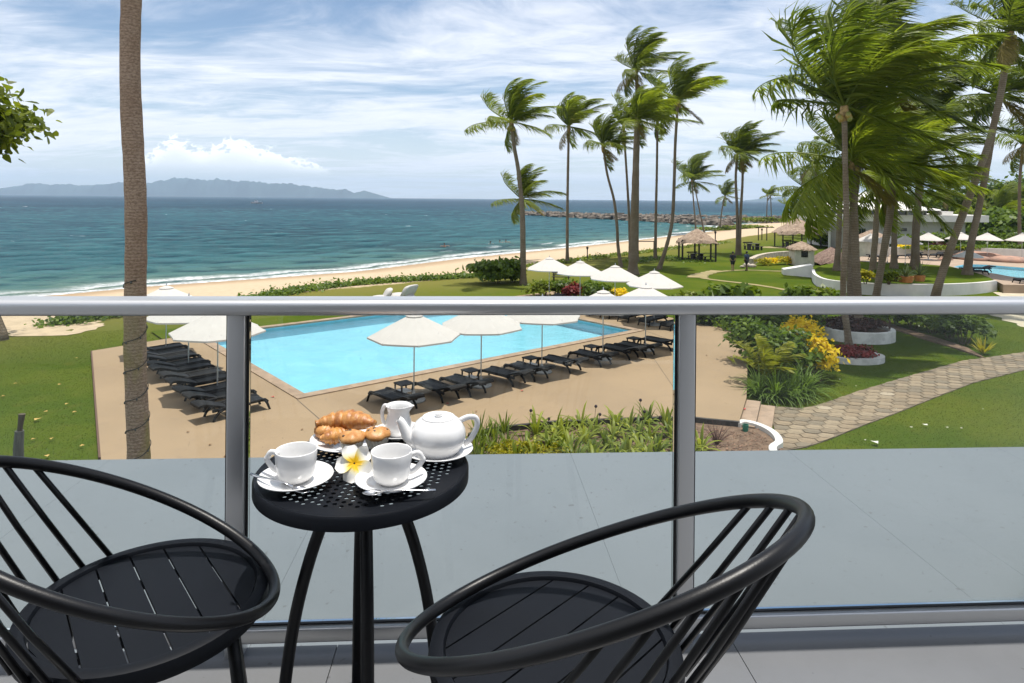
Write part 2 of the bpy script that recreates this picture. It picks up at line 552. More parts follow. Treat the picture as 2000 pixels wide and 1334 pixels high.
Xs, Ys_, Fs = persp_grid(np.array(rowsY), np.linspace(-1.35, 1.35, 480), 40)
sx_off = -inland(Xs, Ys_)
def waves(X, Y):
    g = np.random.default_rng(21)
    H = np.zeros(X.shape)
    for k in range(34):
        lam = 2.2 * (5.0 ** (k / 33.0)) * g.uniform(.9, 1.1)
        th = R(-62) + g.normal() * R(34)
        kx, ky = 2 * PI / lam * math.cos(th), 2 * PI / lam * math.sin(th)
        a_ = 0.0105 * lam ** 0.8
        ph = g.uniform(0, 2 * PI)
        env = 0.6 + 0.4 * np.sin(X * kx * .13 + Y * ky * .09 + g.uniform(0, 6)) * np.sin(Y * .021 * g.uniform(.5, 1.5) + X * .017 + g.uniform(0, 6))
        sn = np.sin(kx * X + ky * Y + ph)
        H += a_ * env * (sn + .28 * (sn * sn - .5))
    return H
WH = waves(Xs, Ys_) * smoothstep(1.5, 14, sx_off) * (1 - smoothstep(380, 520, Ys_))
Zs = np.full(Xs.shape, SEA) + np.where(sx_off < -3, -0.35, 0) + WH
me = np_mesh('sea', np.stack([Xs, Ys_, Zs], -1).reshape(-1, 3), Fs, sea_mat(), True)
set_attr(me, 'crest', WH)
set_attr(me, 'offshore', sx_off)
struct(link('sea', me))

# ------------------------------------------------------------------ island hills across the bay
HILL = principled('far_forest', (0.030, 0.050, 0.045), 0.9, var=0.35, vscale=0.004, spec=0.05)
def hills(name, prof, D, depth, seed):
    rr = np.random.default_rng(seed)
    xs = np.linspace(prof[0][0], prof[-1][0], 260)
    hy = np.interp(xs, [p[0] for p in prof], [p[1] for p in prof])
    ys = np.linspace(0, 1, 26)
    V = []
    ph = rr.uniform(0, 6, 12)
    jit = np.convolve(rr.normal(size=400), np.ones(5) / 5, 'same') * .05
    for j, t in enumerate(ys):
        Yd = D + t * depth
        for x, h in zip(xs, hy):
            X = (x - PX) / F * (D + depth * 0.5)
            crest = math.sin(PI * min(1, t * 1.02)) ** 0.8
            spur = 1 + 0.28 * math.sin(X * 0.011 + ph[0] + 2 * t) + 0.16 * math.sin(X * 0.027 + ph[1] - 3 * t) + 0.10 * math.sin(X * 0.06 + ph[2] + 5 * t)
            spur = 1 + (spur - 1) * (1 - crest ** 3)
            z = SEA - 2 + (h / F * (D + depth * 0.5) + 3) * crest * spur * (0.97 + 0.025 * math.sin(X * 0.035 + ph[3]) + 0.025 * math.sin(X * 0.083 + ph[5]) + jit[int(x * 3.1) % 400])
            V.append((X, Yd, z))
    n = len(xs)
    Fq_ = [(j * n + i, j * n + i + 1, (j + 1) * n + i + 1, (j + 1) * n + i) for j in range(25) for i in range(n - 1)]
    struct(link(name, np_mesh(name, V, Fq_, HILL, True)))
hills('island_hills', [(-120, 4), (-60, 9), (0, 12), (40, 19), (70, 25), (95, 19), (110, 22), (135, 23), (160, 20), (190, 21), (215, 24), (240, 28), (262, 27), (290, 26), (320, 33), (352, 38), (375, 34), (400, 33), (430, 36), (455, 31), (490, 33), (520, 28), (560, 28), (590, 24), (625, 20), (655, 16), (672, 18), (692, 10), (712, 15), (735, 8), (765, 0)], 7900, 320, 3)
hills('far_headland', [(1440, 0), (1475, 4), (1500, 8), (1530, 9), (1560, 6), (1600, 4), (1640, 0)], 8200, 300, 5)

# ------------------------------------------------------------------ pool, deck
def sheet(outer, holes, z0, z1, name, mat, parent=None, extra=None):
    """flat slab with straight-cut holes, top at z1 and skirts down to z0"""
    vs, es, = [], []
    loops = [outer] + holes
    for lp in loops:
        o = len(vs)
        vs += [Vector((p[0], p[1])) for p in lp]
        es += [(o + i, o + (i + 1) % len(lp)) for i in range(len(lp))]
    V, _, T, *_r = delaunay_2d_cdt(vs, es, [], 1, 1e-6)
    def inside(p, lp):
        c = False
        for i in range(len(lp)):
            a, b = lp[i], lp[i - 1]
            if (a[1] > p[1]) != (b[1] > p[1]) and p[0] < (b[0] - a[0]) * (p[1] - a[1]) / (b[1] - a[1]) + a[0]:
                c = not c
        return c
    mb = MB()
    fs = []
    for t in T:
        c = sum((V[i] for i in t), Vector((0, 0))) / 3
        if not inside(c, outer) or any(inside(c, h) for h in holes):
            continue
        a, b, d = (V[i] for i in t)
        if (b - a).cross(d - a) < 0:
            t = t[::-1]
        fs.append(tuple(t))
    mb.add([(p.x, p.y, z1) for p in V], fs)
    for k, lp in enumerate(loops):
        ar = sum(lp[i][0] * lp[(i + 1) % len(lp)][1] - lp[(i + 1) % len(lp)][0] * lp[i][1] for i in range(len(lp)))
        if (ar > 0) == (k > 0):
            lp = lp[::-1]
        n = len(lp)
        mb.add([(p[0], p[1], z1) for p in lp] + [(p[0], p[1], z0) for p in lp], [(i, n + i, n + (i + 1) % n, (i + 1) % n) for i in range(n)])
    return mb.build(name, mat, parent)
def inside(p, lp):
    c = False
    for i in range(len(lp)):
        a, b = lp[i], lp[i - 1]
        if (a[1] > p[1]) != (b[1] > p[1]) and p[0] < (b[0] - a[0]) * (p[1] - a[1]) / (b[1] - a[1]) + a[0]:
            c = not c
    return c
def xy(px, py, z=0.0):
    p = at(px, py, z)
    return (p.x, p.y)

def deck_mat():
    m = bpy.data.materials.new('deck_concrete'); m.use_nodes = True
    N = NT(m.node_tree)
    tc = N.n('ShaderNodeTexCoord').outputs['Object']
    n1 = N.noise(tc, 0.28, 4.0, 0.6); n2 = N.noise(tc, 2.5, 6.0, 0.7); n3 = N.noise(tc, 60.0, 3.0, 0.6)
    c = N.mix(N.smooth(n1, 0.3, 0.7), (0.305, 0.222, 0.138), (0.268, 0.196, 0.124))
    c = N.mix(N.math('MULTIPLY', N.smooth(n2, 0.5, 0.75), 0.35), c, (0.235, 0.172, 0.12))
    c = N.mix(N.math('MULTIPLY', N.smooth(n3, 0.55, 0.7), 0.25), c, (0.20, 0.15, 0.11))
    sp = N.smooth(N.noise(tc, 1.1, 2.0, 0.9), 0.66, 0.70)
    c = N.mix(N.math('MULTIPLY', sp, 0.2), c, (0.20, 0.15, 0.11))
    bp = N.n('ShaderNodeBump', ins={'Strength': 0.2, 'Distance': 0.01, 'Height': n3})
    b = N.n('ShaderNodeBsdfPrincipled', ins={'Base Color': c, 'Roughness': 0.8, 'Specular IOR Level': 0.1, 'Normal': bp.outputs[0]})
    out = N.n('ShaderNodeOutputMaterial'); N.t.links.new(b.outputs[0], out.inputs[0])
    return m
DECK = deck_mat()
front_edge = [xy(1444, 822), xy(1379, 816), xy(1354, 813), xy(1289, 813), xy(1200, 816), xy(1131, 819), xy(1081, 821), xy(1020, 827), xy(966, 833), xy(915, 845)]
cpo = 0.36
p_out = [pool_pt(-cpo, -cpo), pool_pt(PLN + cpo, -cpo), pool_pt(PLN + cpo, PWD + cpo), pool_pt(-cpo, PWD + cpo)]
p_in = [pool_pt(0, 0), pool_pt(PLN, 0), pool_pt(PLN, PWD), pool_pt(0, PWD)]
dk_left_near = (-6.2, 10.0)
deck_outline = [xy(180, 685), pool_pt(-cpo - 0.004, PWD + cpo + 0.1), pool_pt(-cpo - 0.004, PWD + cpo + 0.11)]
deck_outline = [xy(180, 685), pool_pt(-0.5, PWD + 0.45), pool_pt(PLN + 0.5, PWD + 0.45), pool_pt(PLN + 6.2, PWD + 0.6), xy(1372, 634), xy(1410, 640), xy(1462, 652), xy(1458, 776)] + front_edge + [(-1.35, 13.5), (-1.35, 10.0), dk_left_near, xy(197, 893)]
struct(sheet(deck_outline, [p_out], -0.6, 0.0, 'pool_deck', DECK))
# control joints cut in the deck
JOINT = principled('dark_joint', (0.07, 0.055, 0.045), 0.9)
EDGE = principled('dark_edging', (0.055, 0.05, 0.045), 0.9, var=0.3, vscale=8)
def strip(mb, a, b, w, z):
    a, b = np.array(a[:2]), np.array(b[:2])
    d = (b - a) / np.linalg.norm(b - a); n = np.array([-d[1], d[0]]) * w / 2
    mb.add([(*(a - n), z), (*(b - n), z), (*(b + n), z), (*(a + n), z)], [(0, 1, 2, 3)])
mb = MB()
strip(mb, pool_pt(-0.37, -0.37), xy(660, 850), 0.022, 0.004)
strip(mb, pool_pt(PLN + 0.4, -0.4), xy(1330, 672), 0.02, 0.004)
strip(mb, xy(1270, 690), xy(1345, 800), 0.015, 0.004)
struct(mb.build('deck_joint', JOINT))
mb = MB()
fe = [front_edge[i] for i in range(len(front_edge))]
for a, b in zip(fe[:-1], fe[1:]):
    mid = ((a[0] + b[0]) / 2, (a[1] + b[1]) / 2 - 0.05, -0.14)
    mb.bar((a[0], a[1] - 0.045, -0.14), (b[0], b[1] - 0.045, -0.14), 0.08, 0.27)
struct(mb.build('deck_kerb', EDGE))
mb = MB()
a, b = xy(180, 685), xy(197, 893)
mb.bar((a[0] - 0.03, a[1], -0.05), (b[0] - 0.03, b[1], -0.05), 0.05, 0.1)
struct(mb.build('deck_edging', principled('rust_edging', (0.10, 0.055, 0.035), 0.9)))

pool = thing('swimming_pool', 'large rectangular swimming pool with bright turquoise water and tan stone edge', 'pool', (*pool_pt(0, 0), 0))
ox, oy = pool_pt(0, 0)
def pl(a, b):
    p = pool_pt(a, b)
    return (p[0] - ox, p[1] - oy)
PAINT = principled('pool_paint', (0.30, 0.58, 0.68), 0.5, var=0.05, vscale=0.8)
mb = MB()
q = [pl(0, 0), pl(PLN, 0), pl(PLN, PWD), pl(0, PWD)]
mb.add([(*p, -0.55) for p in q] + [(*p, 0.02) for p in q], [(0, 1, 2, 3)] + [((i + 1) % 4, i, 4 + i, 4 + (i + 1) % 4) for i in range(4)])
mb.build('basin', PAINT, pool)
def pool_water_mat(ior=1.28):
    m = bpy.data.materials.new('pool_water'); m.use_nodes = True
    N = NT(m.node_tree)
    tc = N.n('ShaderNodeTexCoord').outputs['Object']
    h = N.math('ADD', N.noise(N.mapping(tc, (1, 1.6, 1)), 1.6, 4.0, 0.6, 0.4), N.math('MULTIPLY', N.noise(tc, 6.0, 3.0, 0.5), 0.3))
    bp = N.n('ShaderNodeBump', ins={'Strength': 0.24, 'Distance': 0.10, 'Height': h})
    fr = N.n('ShaderNodeFresnel', ins={'IOR': ior, 'Normal': bp.outputs[0]})
    tr = N.n('ShaderNodeBsdfTransparent', ins={'Color': (0.80, 0.965, 0.985, 1)})
    gl = N.n('ShaderNodeBsdfGlossy', ins={'Roughness': 0.06, 'Normal': bp.outputs[0]})
    mx = N.n('ShaderNodeMixShader', ins={0: fr.outputs[0], 1: tr.outputs[0], 2: gl.outputs[0]})
    out = N.n('ShaderNodeOutputMaterial'); N.t.links.new(mx.outputs[0], out.inputs[0])
    return m
PWATER = pool_water_mat()
MB().add([(*p, -0.09) for p in q], [(0, 1, 2, 3)]).build('water', PWATER, pool)
STONE = principled('coping_stone', (0.29, 0.205, 0.135), 0.7, var=0.16, vscale=2.0, bump=0.15, bscale=40)
for i, (a0, b0, a1, b1, L) in enumerate(((-cpo, -cpo, PLN + cpo, 0, 'x'), (PLN, 0, PLN + cpo, PWD, 'y'), (-cpo, PWD, PLN + cpo, PWD + cpo, 'x'), (-cpo, 0, 0, PWD, 'y'))):
    n = max(1, round((a1 - a0 if L == 'x' else b1 - b0) / 1.9))
    for k in range(n):
        g = 0.006
        if L == 'x':
            aa, ab, ba, bb = a0 + (a1 - a0) * k / n + g, a0 + (a1 - a0) * (k + 1) / n - g, b0 + 0.002, b1 + (0.03 if i == 0 else 0)
            if i == 2: ba -= 0.03
        else:
            aa, ab, ba, bb = a0, a1, b0 + (b1 - b0) * k / n + g, b0 + (b1 - b0) * (k + 1) / n - g
            if i == 1: aa -= 0.03
            else: ab += 0.03
        MB().prism([pl(aa, ba), pl(ab, ba), pl(ab, bb), pl(aa, bb)], -0.04, 0.035).build('coping_stone', STONE, pool)
# the lawn comes right up to the far edge of the pool
nX, nY = [], []
M_ = MB()
K = 60
for i in range(K + 1):
    for b_ in (PWD + 0.455, PWD + 1.2, PWD + 2.6):
        p = pool_pt(-1.5 + (PLN + 2.0) * i / K, b_)
        M_.v.append((p[0], p[1], -0.025))
for i in range(K):
    for j in range(2):
        M_.f.append((i * 3 + j, (i + 1) * 3 + j, (i + 1) * 3 + j + 1, i * 3 + j + 1))
lw = M_.build('lawn', GROUND)
set_attr(lw.data, 'inland', [60.0] * len(lw.data.vertices))
struct(lw)

# ------------------------------------------------------------------ steps, bed, paths
STEP = principled('step_stone', (0.30, 0.215, 0.15), 0.8, var=0.12, vscale=3, bump=0.1)
mb = MB()
s0 = [xy(1458, 776), xy(1444, 822)]
d = np.array(s0[0]) - np.array(s0[1]); ln = np.linalg.norm(d); d /= ln; nn = np.array([d[1], -d[0]])
steps = thing('garden_steps', 'two shallow tan stone steps from pool deck down to paved path', 'steps', (*s0[1], -0.4))
for k, (w0, w1, zt) in enumerate(((0.006, 0.42, -0.10), (0.43, 0.85, -0.20))):
    p = [nn * w0 + d * -0.05, nn * w1 + d * -0.05, nn * w1 + d * (ln + 0.1), nn * w0 + d * (ln + 0.1)]
    MB().prism([tuple(v) for v in p], 0.0, 0.4 + zt).build('step', STEP, steps)
SOIL = principled('garden_soil', (0.105, 0.066, 0.042), 0.95, col2=(0.19, 0.125, 0.08), vscale=5.0, bump=0.9, bscale=14)
bed_poly = [(p[0], p[1] - 0.09) for p in front_edge] + [(-1.3, 13.6), (-1.3, 10.0), (7.0, 10.0), xy(1528, 878, -0.2), xy(1520, 850, -0.2), xy(1495, 834, -0.2)]
struct(sheet(bed_poly, [], -0.5, -0.15, 'planting_bed', SOIL))
WHITE = principled('white_render', (0.62, 0.60, 0.56), 0.8, var=0.12, vscale=1.3, bump=0.15, bscale=12, col2=None)
def ribbon(mb, pts, w, z0, z1, closed=False):
    """upright kerb following a line in plan"""
    n = len(pts)
    P = [np.array(p[:2]) for p in pts]
    L, Rr = [], []
    for i in range(n):
        a = P[i - 1] if (i > 0 or closed) else P[i]
        b = P[(i + 1) % n] if (i < n - 1 or closed) else P[i]
        t = b - a; t = t / np.linalg.norm(t); nrm = np.array([-t[1], t[0]])
        L.append(P[i] + nrm * w / 2); Rr.append(P[i] - nrm * w / 2)
    g0 = z0 if callable(z0) else (lambda x, y: z0)
    g1 = z1 if callable(z1) else (lambda x, y: z1)
    vs = []
    for i in range(n):
        x, y = P[i]
        vs += [(*L[i], g0(x, y)), (*Rr[i], g0(x, y)), (*Rr[i], g1(x, y)), (*L[i], g1(x, y))]
    fs = []
    for i in range(n if closed else n - 1):
        a, b = i * 4, ((i + 1) % n) * 4
        for j in range(4):
            fs.append((a + j, b + j, b + (j + 1) % 4, a + (j + 1) % 4))
    if not closed:
        fs += [(3, 2, 1, 0), tuple((n - 1) * 4 + j for j in range(4))]
    mb.add(vs, fs)
    return mb
def spline(pts, k=6):
    out = []
    P = [np.array(p, float) for p in pts]
    n = len(P)
    for i in range(n - 1):
        p0, p1, p2, p3 = P[max(i - 1, 0)], P[i], P[i + 1], P[min(i + 2, n - 1)]
        for j in range(k):
            t = j / k
            out.append(0.5 * ((2 * p1) + (-p0 + p2) * t + (2 * p0 - 5 * p1 + 4 * p2 - p3) * t * t + (-p0 + 3 * p1 - 3 * p2 + p3) * t ** 3))
    out.append(P[-1])
    return out
mb = MB()
ribbon(mb, spline([xy(1440, 830, -.1), xy(1452, 826, -.1), xy(1480, 832, -.1), xy(1508, 846, -.1), xy(1522, 865, -.1), xy(1514, 890, -.1), (6.9, 13.5), (6.6, 11.5)]), 0.19, -0.45, -0.03)
o = mb.build('bed_kerb', WHITE)
tag(o, 'curved white painted kerb round the end of the garden bed below the steps', 'kerb')

# flagstone path of hexagonal stones
ZP = -0.29
up_e = [xy(1500, 790, ZP), xy(1535, 795, ZP), xy(1570, 797, ZP), xy(1610, 786, ZP), xy(1680, 762, ZP), xy(1760, 738, ZP), xy(1880, 704, ZP), xy(2000, 687, ZP), xy(2120, 676, ZP), xy(2260, 668, ZP)]
lo_e = [xy(1524, 880, ZP), xy(1575, 872, ZP), xy(1616, 858, ZP), xy(1680, 832, ZP), xy(1760, 802, ZP), xy(1830, 774, ZP), xy(1900, 747, ZP), xy(2000, 722, ZP), xy(2120, 704, ZP), xy(2260, 692, ZP)]
path_poly = up_e + lo_e[::-1]
MORTAR = principled('path_mortar', (0.16, 0.125, 0.085), 0.95, var=0.25, vscale=4, bump=0.4, bscale=25)
path = struct(sheet(path_poly, [], -0.5, ZP - 0.012, 'paved_path', MORTAR))
PAVERS = [principled('paver_%d' % i, c, 0.85, var=0.14, vscale=4.0, bump=0.35, bscale=22) for i, c in enumerate(((0.225, 0.170, 0.108), (0.19, 0.146, 0.095), (0.25, 0.195, 0.128), (0.17, 0.137, 0.094)))]
def near_edge(p, poly):
    best = None
    for i in range(len(poly)):
        a = np.array(poly[i - 1]); b = np.array(poly[i]); dd = b - a
        t = max(0, min(1, ((p - a) @ dd) / (dd @ dd)))
        q_ = a + dd * t
        e = ((q_ - p) ** 2).sum()
        if best is None or e < best[0]:
            best = (e, q_)
    return best[1]
rp = random.Random(3)
hx, hy_ = 0.50, 0.40
cnt = 0
for j in range(-2, 60):
    for i in range(-2, 70):
        cx = 6.6 + (i + 0.5 * (j % 2)) * hx
        cy = 15.5 + j * hy_ * 0.86
        ca, sa = math.cos(0.06), math.sin(0.06)
        X0, Y0 = 6.6 + (cx - 6.6) * ca - (cy - 15.5) * sa, 15.5 + (cx - 6.6) * sa + (cy - 15.5) * ca
        if not inside((X0, Y0), path_poly):
            continue
        poly = []
        for k in range(6):
            a_ = R(60 * k + 30)
            pt = np.array([X0 + math.cos(a_) * hx * 0.555 * rp.uniform(.93, 1.0), Y0 + math.sin(a_) * hy_ * 0.555 * rp.uniform(.93, 1.0)])
            if not inside(pt, path_poly):
                pt = near_edge(pt, path_poly)
            poly.append((float(pt[0]) - X0, float(pt[1]) - Y0))
        if cnt < 290:
            zt = rp.uniform(-0.004, 0.006)
            tl = [rp.uniform(-0.02, 0.02) for _ in range(2)]
            MB().prism(poly, -0.05, lambda x, y: zt + tl[0] * x + tl[1] * y).build('paver', PAVERS[rp.randrange(4)] if rp.random() > .02 else principled('paver_pale', (0.34, 0.28, 0.20), .85), path, loc=(X0, Y0, ZP))
            cnt += 1

# pale worn tracks and plaza on the lawns
def track(name, pts, w, mat, dz=0.02, k=8):
    P = spline(pts, k)
    mb = MB()
    n = len(P)
    for i in range(n):
        t = P[min(i + 1, n - 1)] - P[max(i - 1, 0)]; t = t / np.linalg.norm(t); nm = np.array([-t[1], t[0]])
        ww = (w[0] + (w[1] - w[0]) * i / (n - 1)) * (1 + 0.12 * math.sin(i * 1.7))
        for s_ in (-1, 1):
            q_ = P[i] + nm * s_ * ww / 2
            mb.v.append((q_[0], q_[1], tz(q_[0], q_[1]) + dz))
    mb.f += [(2 * i, 2 * i + 1, 2 * i + 3, 2 * i + 2) for i in range(n - 1)]
    return struct(mb.build(name, mat))
def gxy(px, py):
    p = gat(px, py)
    return (p.x, p.y)
TRACK = principled('worn_track', (0.30, 0.235, 0.115), 0.95, col2=(0.22, 0.19, 0.075), vscale=0.9, bump=0.3)
track('garden_path', [gxy(1570, 529), gxy(1520, 530), gxy(1460, 528), gxy(1415, 530), gxy(1375, 536), gxy(1372, 543), gxy(1410, 549), gxy(1470, 556), gxy(1530, 566), gxy(1560, 575)], (0.6, 0.5), TRACK, 0.03)
track('garden_path', [gxy(1400, 529), gxy(1385, 533), gxy(1366, 538), gxy(1362, 543)], (1.0, 1.7), TRACK, 0.036)
track('garden_path', [gxy(1690, 460), gxy(1620, 468), gxy(1560, 480), gxy(1515, 484), gxy(1490, 482)], (1.5, 2.5), TRACK, 0.03)
PLAZA = principled('pale_paving', (0.46, 0.40, 0.29), 0.9, var=0.12, vscale=1.0, bump=0.15)
track('path', [gxy(2160, 662), gxy(2060, 640), gxy(1990, 618), gxy(1930, 600), gxy(1850, 590), gxy(1770, 588), gxy(1690, 590)], (3.4, 1.6), PLAZA, 0.02)
track('path', [gxy(1950, 577), gxy(2060, 584), gxy(2200, 600)], (2.4, 6.0), PLAZA, 0.026)
# sandy path cutting into the lawn on the left
SANDP = principled('sandy_path', (0.44, 0.34, 0.22), 0.95, var=0.1, vscale=1.5, bump=0.2)
track('sandy_path', [gxy(40, 618), gxy(85, 630), gxy(110, 645), gxy(160, 640), gxy(190, 632)], (6.0, 0.5), SANDP, 0.02)

# grass blades on the near lawns
def blades(name, poly, n, h, seed, mat):
    g = np.random.default_rng(seed)
    P = np.array(poly)
    lo, hi = P.min(0), P.max(0)
    X = g.uniform(lo[0], hi[0], n); Y = g.uniform(lo[1], hi[1], n)
    ins = np.zeros(n, bool)
    for i in range(len(P)):
        a, b = P[i], P[i - 1]
        cnd = ((a[1] > Y) != (b[1] > Y))
        xx = (b[0] - a[0]) * (Y - a[1]) / ((b[1] - a[1]) + 1e-12) + a[0]
        ins ^= cnd & (X < xx)
    X, Y = X[ins], Y[ins]
    Z = terrain(X, Y)
    ok = Z > -2
    X, Y, Z = X[ok], Y[ok], Z[ok]
    n = len(X)
    az = g.uniform(0, 2 * PI, n); w = g.uniform(.006, .011, n); hh = h * g.uniform(.5, 1.3, n)
    lx, ly = g.normal(0.25, .5, n) * hh, g.normal(0, .5, n) * hh
    V = np.empty((n, 3, 3), np.float32)
    V[:, 0] = np.stack([X - np.cos(az) * w, Y - np.sin(az) * w, Z - .005], 1)
    V[:, 1] = np.stack([X + np.cos(az) * w, Y + np.sin(az) * w, Z - .005], 1)
    V[:, 2] = np.stack([X + lx, Y + ly, Z + hh], 1)
    stuff(link(name, np_mesh(name, V.reshape(-1, 3), np.arange(3 * n).reshape(-1, 3), mat)))
GRASSB = leaf_mat('grass_blade', (0.034, 0.058, 0.006), (0.066, 0.086, 0.009), 0.12, 0.8, tip=(0.10, 0.09, 0.018), spec=0.05)
lawn_low = lo_e[:9] + [(26, 25), (24, 15), (7.3, 11)]
blades('lawn_grass', lawn_low, 120000, 0.024, 1, GRASSB)
bpy.context.scene.objects['lawn_grass']['label'] = 'short green lawn grass below the paved path'
blades('lawn_grass', [xy(1466, 655, -.3), xy(1500, 787, -.3)] + [(p[0], p[1] + .03) for p in up_e[1:9]] + [xy(2000, 640, -.3), xy(1700, 610, -.3)], 110000, 0.024, 2, GRASSB)
blades('lawn_grass', [xy(180, 690), xy(196, 893), (-6.5, 10.2), (-22, 10.2), (-27, 31), xy(120, 650), xy(240, 640), pool_pt(-.6, PWD + .5)], 130000, 0.024, 3, GRASSB)

# ================================================================== PALMS AND PLANTS
WIND = Vector((1.0, 0.12, 0.05)).normalized()
def frond_mesh(name, az, el, seed, mat, wind=2.0, grav=1.1, L=1.0, nl=66, width=0.0185, droopy=0.30):
    """a feather leaf of unit length, bent and combed by the wind"""
    g = random.Random(seed)
    N_ = 16
    d = Vector((math.cos(el) * math.cos(az), math.cos(el) * math.sin(az), math.sin(el)))
    p = Vector((0, 0, 0)); path = [p.copy()]; dirs = [d.copy()]
    for i in range(N_):
        t = i / N_
        d = d + (WIND * wind * (0.06 + 1.75 * t ** 1.7) + Vector((0, 0, -1)) * grav * (0.05 + 1.3 * t ** 1.2)) * (1.0 / N_)
        d.normalize()
        p = p + d * (L / N_)
        path.append(p.copy()); dirs.append(d.copy())
    mb = MB()
    mb.tube(path, [0.014 * (1 - 0.85 * i / N_) for i in range(N_ + 1)], 4, cap=False)
    side0 = None
    for k in range(nl):
        t = 0.10 + 0.90 * (k + g.random() * .6) / nl
        f = min(t, 0.999) * N_
        i = int(f); u = f - i
        q = path[i].lerp(path[i + 1], u)
        dd = dirs[i].lerp(dirs[min(i + 1, N_)], u).normalized()
        s = dd.cross(Vector((0, 0, 1)))
        if s.length < 0.15:
            s = dd.cross(Vector((0.2, 1, 0)))
        s.normalize()
        upv = s.cross(dd).normalized()
        ln = (0.12 + 0.26 * math.sin(PI * min(1, 0.12 + t * 0.80)) ** 0.8) * g.uniform(.8, 1.1)
        if t > 0.9:
            ln *= 0.75
        for sg in (-1, 1):
            dr = s * sg * 0.75 + dd * 0.75 + upv * 0.12 + WIND * 1.05 * g.uniform(.6, 1.25) + Vector((0, 0, -1)) * droopy * g.uniform(.5, 1.6)
            dr.normalize()
            dr2 = (dr + WIND * 0.55 * g.uniform(.3, 1.3) + Vector((0, 0, -1)) * droopy * 1.3 * g.uniform(.3, 1.6)).normalized()
            wv = dr.cross(upv + Vector((g.uniform(-.5, .5), g.uniform(-.5, .5), 0)))
            if wv.length < 0.1:
                wv = dr.orthogonal()
            wv = wv.normalized() * width * g.uniform(.35, .6)
            m = q + dr * ln * 0.5
            e = m + dr2 * ln * 0.5
            mb.add([q - wv * .35, q + wv * .35, m + wv, m - wv, e], [(0, 1, 2, 3), (3, 2, 4)])
    return mb.mesh(name, mat)

PALM_G = leaf_mat('palm_leaf', (0.050, 0.085, 0.012), (0.165, 0.200, 0.030), 0.50, 0.45, tip=(0.36, 0.31, 0.075), spec=0.3)
PALM_B = leaf_mat('palm_leaf_bright', (0.070, 0.110, 0.013), (0.205, 0.240, 0.032), 0.52, 0.45, tip=(0.40, 0.35, 0.08), spec=0.3)
PALM_Y = leaf_mat('palm_leaf_old', (0.10, 0.085, 0.022), (0.22, 0.17, 0.045), 0.25, 0.5, tip=(0.20, 0.13, 0.06), spec=0.3)
NAZ = 16
FR = {}
for mk, mt in (('g', PALM_G), ('b', PALM_B)):
    for i in range(NAZ):
        for lv, el in enumerate((R(72), R(38), R(8), R(-28))):
            FR[mk, i, lv] = frond_mesh('frond', 2 * PI * i / NAZ + 0.1 * lv, el, i * 7 + lv * 131, mt,
                                       wind=(2.9, 2.6, 2.0, 1.3)[lv], grav=(.80, .95, 1.0, 0.95)[lv], droopy=(.2, .28, .38, .5)[lv])
for i in range(0, NAZ, 2):
    FR['y', i, 3] = frond_mesh('frond', 2 * PI * i / NAZ, R(-35), i * 5 + 900, PALM_Y, wind=1.0, grav=1.1, droopy=.6)

def bark_mat(name, c1, c2, c3, ring=9.0, moss=None, ringk=0.55):
    m = bpy.data.materials.new(name); m.use_nodes = True
    N = NT(m.node_tree)
    tc = N.n('ShaderNodeTexCoord').outputs['Object']
    w = N.n('ShaderNodeTexWave', wave_type='BANDS', bands_direction='Z', ins={'Vector': tc, 'Scale': ring / 6.28, 'Distortion': 2.5, 'Detail': 3.0, 'Detail Scale': 2.5}).outputs['Fac']
    n1 = N.noise(tc, 1.3, 4.0, 0.6); n2 = N.noise(N.mapping(tc, (1, 1, 2.0)), 22.0, 6.0, 0.75)
    c = N.mix(N.smooth(n1, 0.35, 0.65), c1, c2)
    c = N.mix(N.math('MULTIPLY', N.smooth(n2, 0.42, 0.62), 0.75), c, c3)
    c = N.mix(N.math('MULTIPLY', N.smooth(w, 0.78, 0.97), ringk), c, tuple(v * .45 for v in c1))
    if moss:
        n4 = N.noise(N.mapping(tc, (1.5, 1.5, 0.5)), 1.1, 4.0, 0.6)
        z = N.n('ShaderNodeSeparateXYZ', ins={0: tc}).outputs[2]
        c = N.mix(N.math('MULTIPLY', N.math('MULTIPLY', N.smooth(n4, 0.44, 0.60), N.math('SUBTRACT', 1.0, N.smooth(z, 3.0, 5.2))), 0.7), c, moss)
    h = N.math('ADD', N.math('MULTIPLY', n2, 0.7), N.math('MULTIPLY', w, -0.5 * ringk))
    bp = N.n('ShaderNodeBump', ins={'Strength': 0.9, 'Distance': 0.03, 'Height': h})
    b = N.n('ShaderNodeBsdfPrincipled', ins={'Base Color': c, 'Roughness': 0.9, 'Specular IOR Level': 0.15, 'Normal': bp.outputs[0]})
    out = N.n('ShaderNodeOutputMaterial'); N.t.links.new(b.outputs[0], out.inputs[0])
    return m
BARK = bark_mat('palm_bark', (0.195, 0.150, 0.100), (0.25, 0.205, 0.15), (0.105, 0.078, 0.052), 16)
BARK_B = bark_mat('palm_bark_near', (0.36, 0.245, 0.170), (0.43, 0.31, 0.225), (0.16, 0.098, 0.066), 34, moss=(0.25, 0.215, 0.045), ringk=0.4)
HUSK = principled('husk', (0.27, 0.18, 0.07), 0.8, var=0.4, vscale=9, bump=0.5)
NUT = principled('coconut_skin', (0.33, 0.21, 0.05), 0.5, col2=(0.17, 0.20, 0.04), vscale=4)

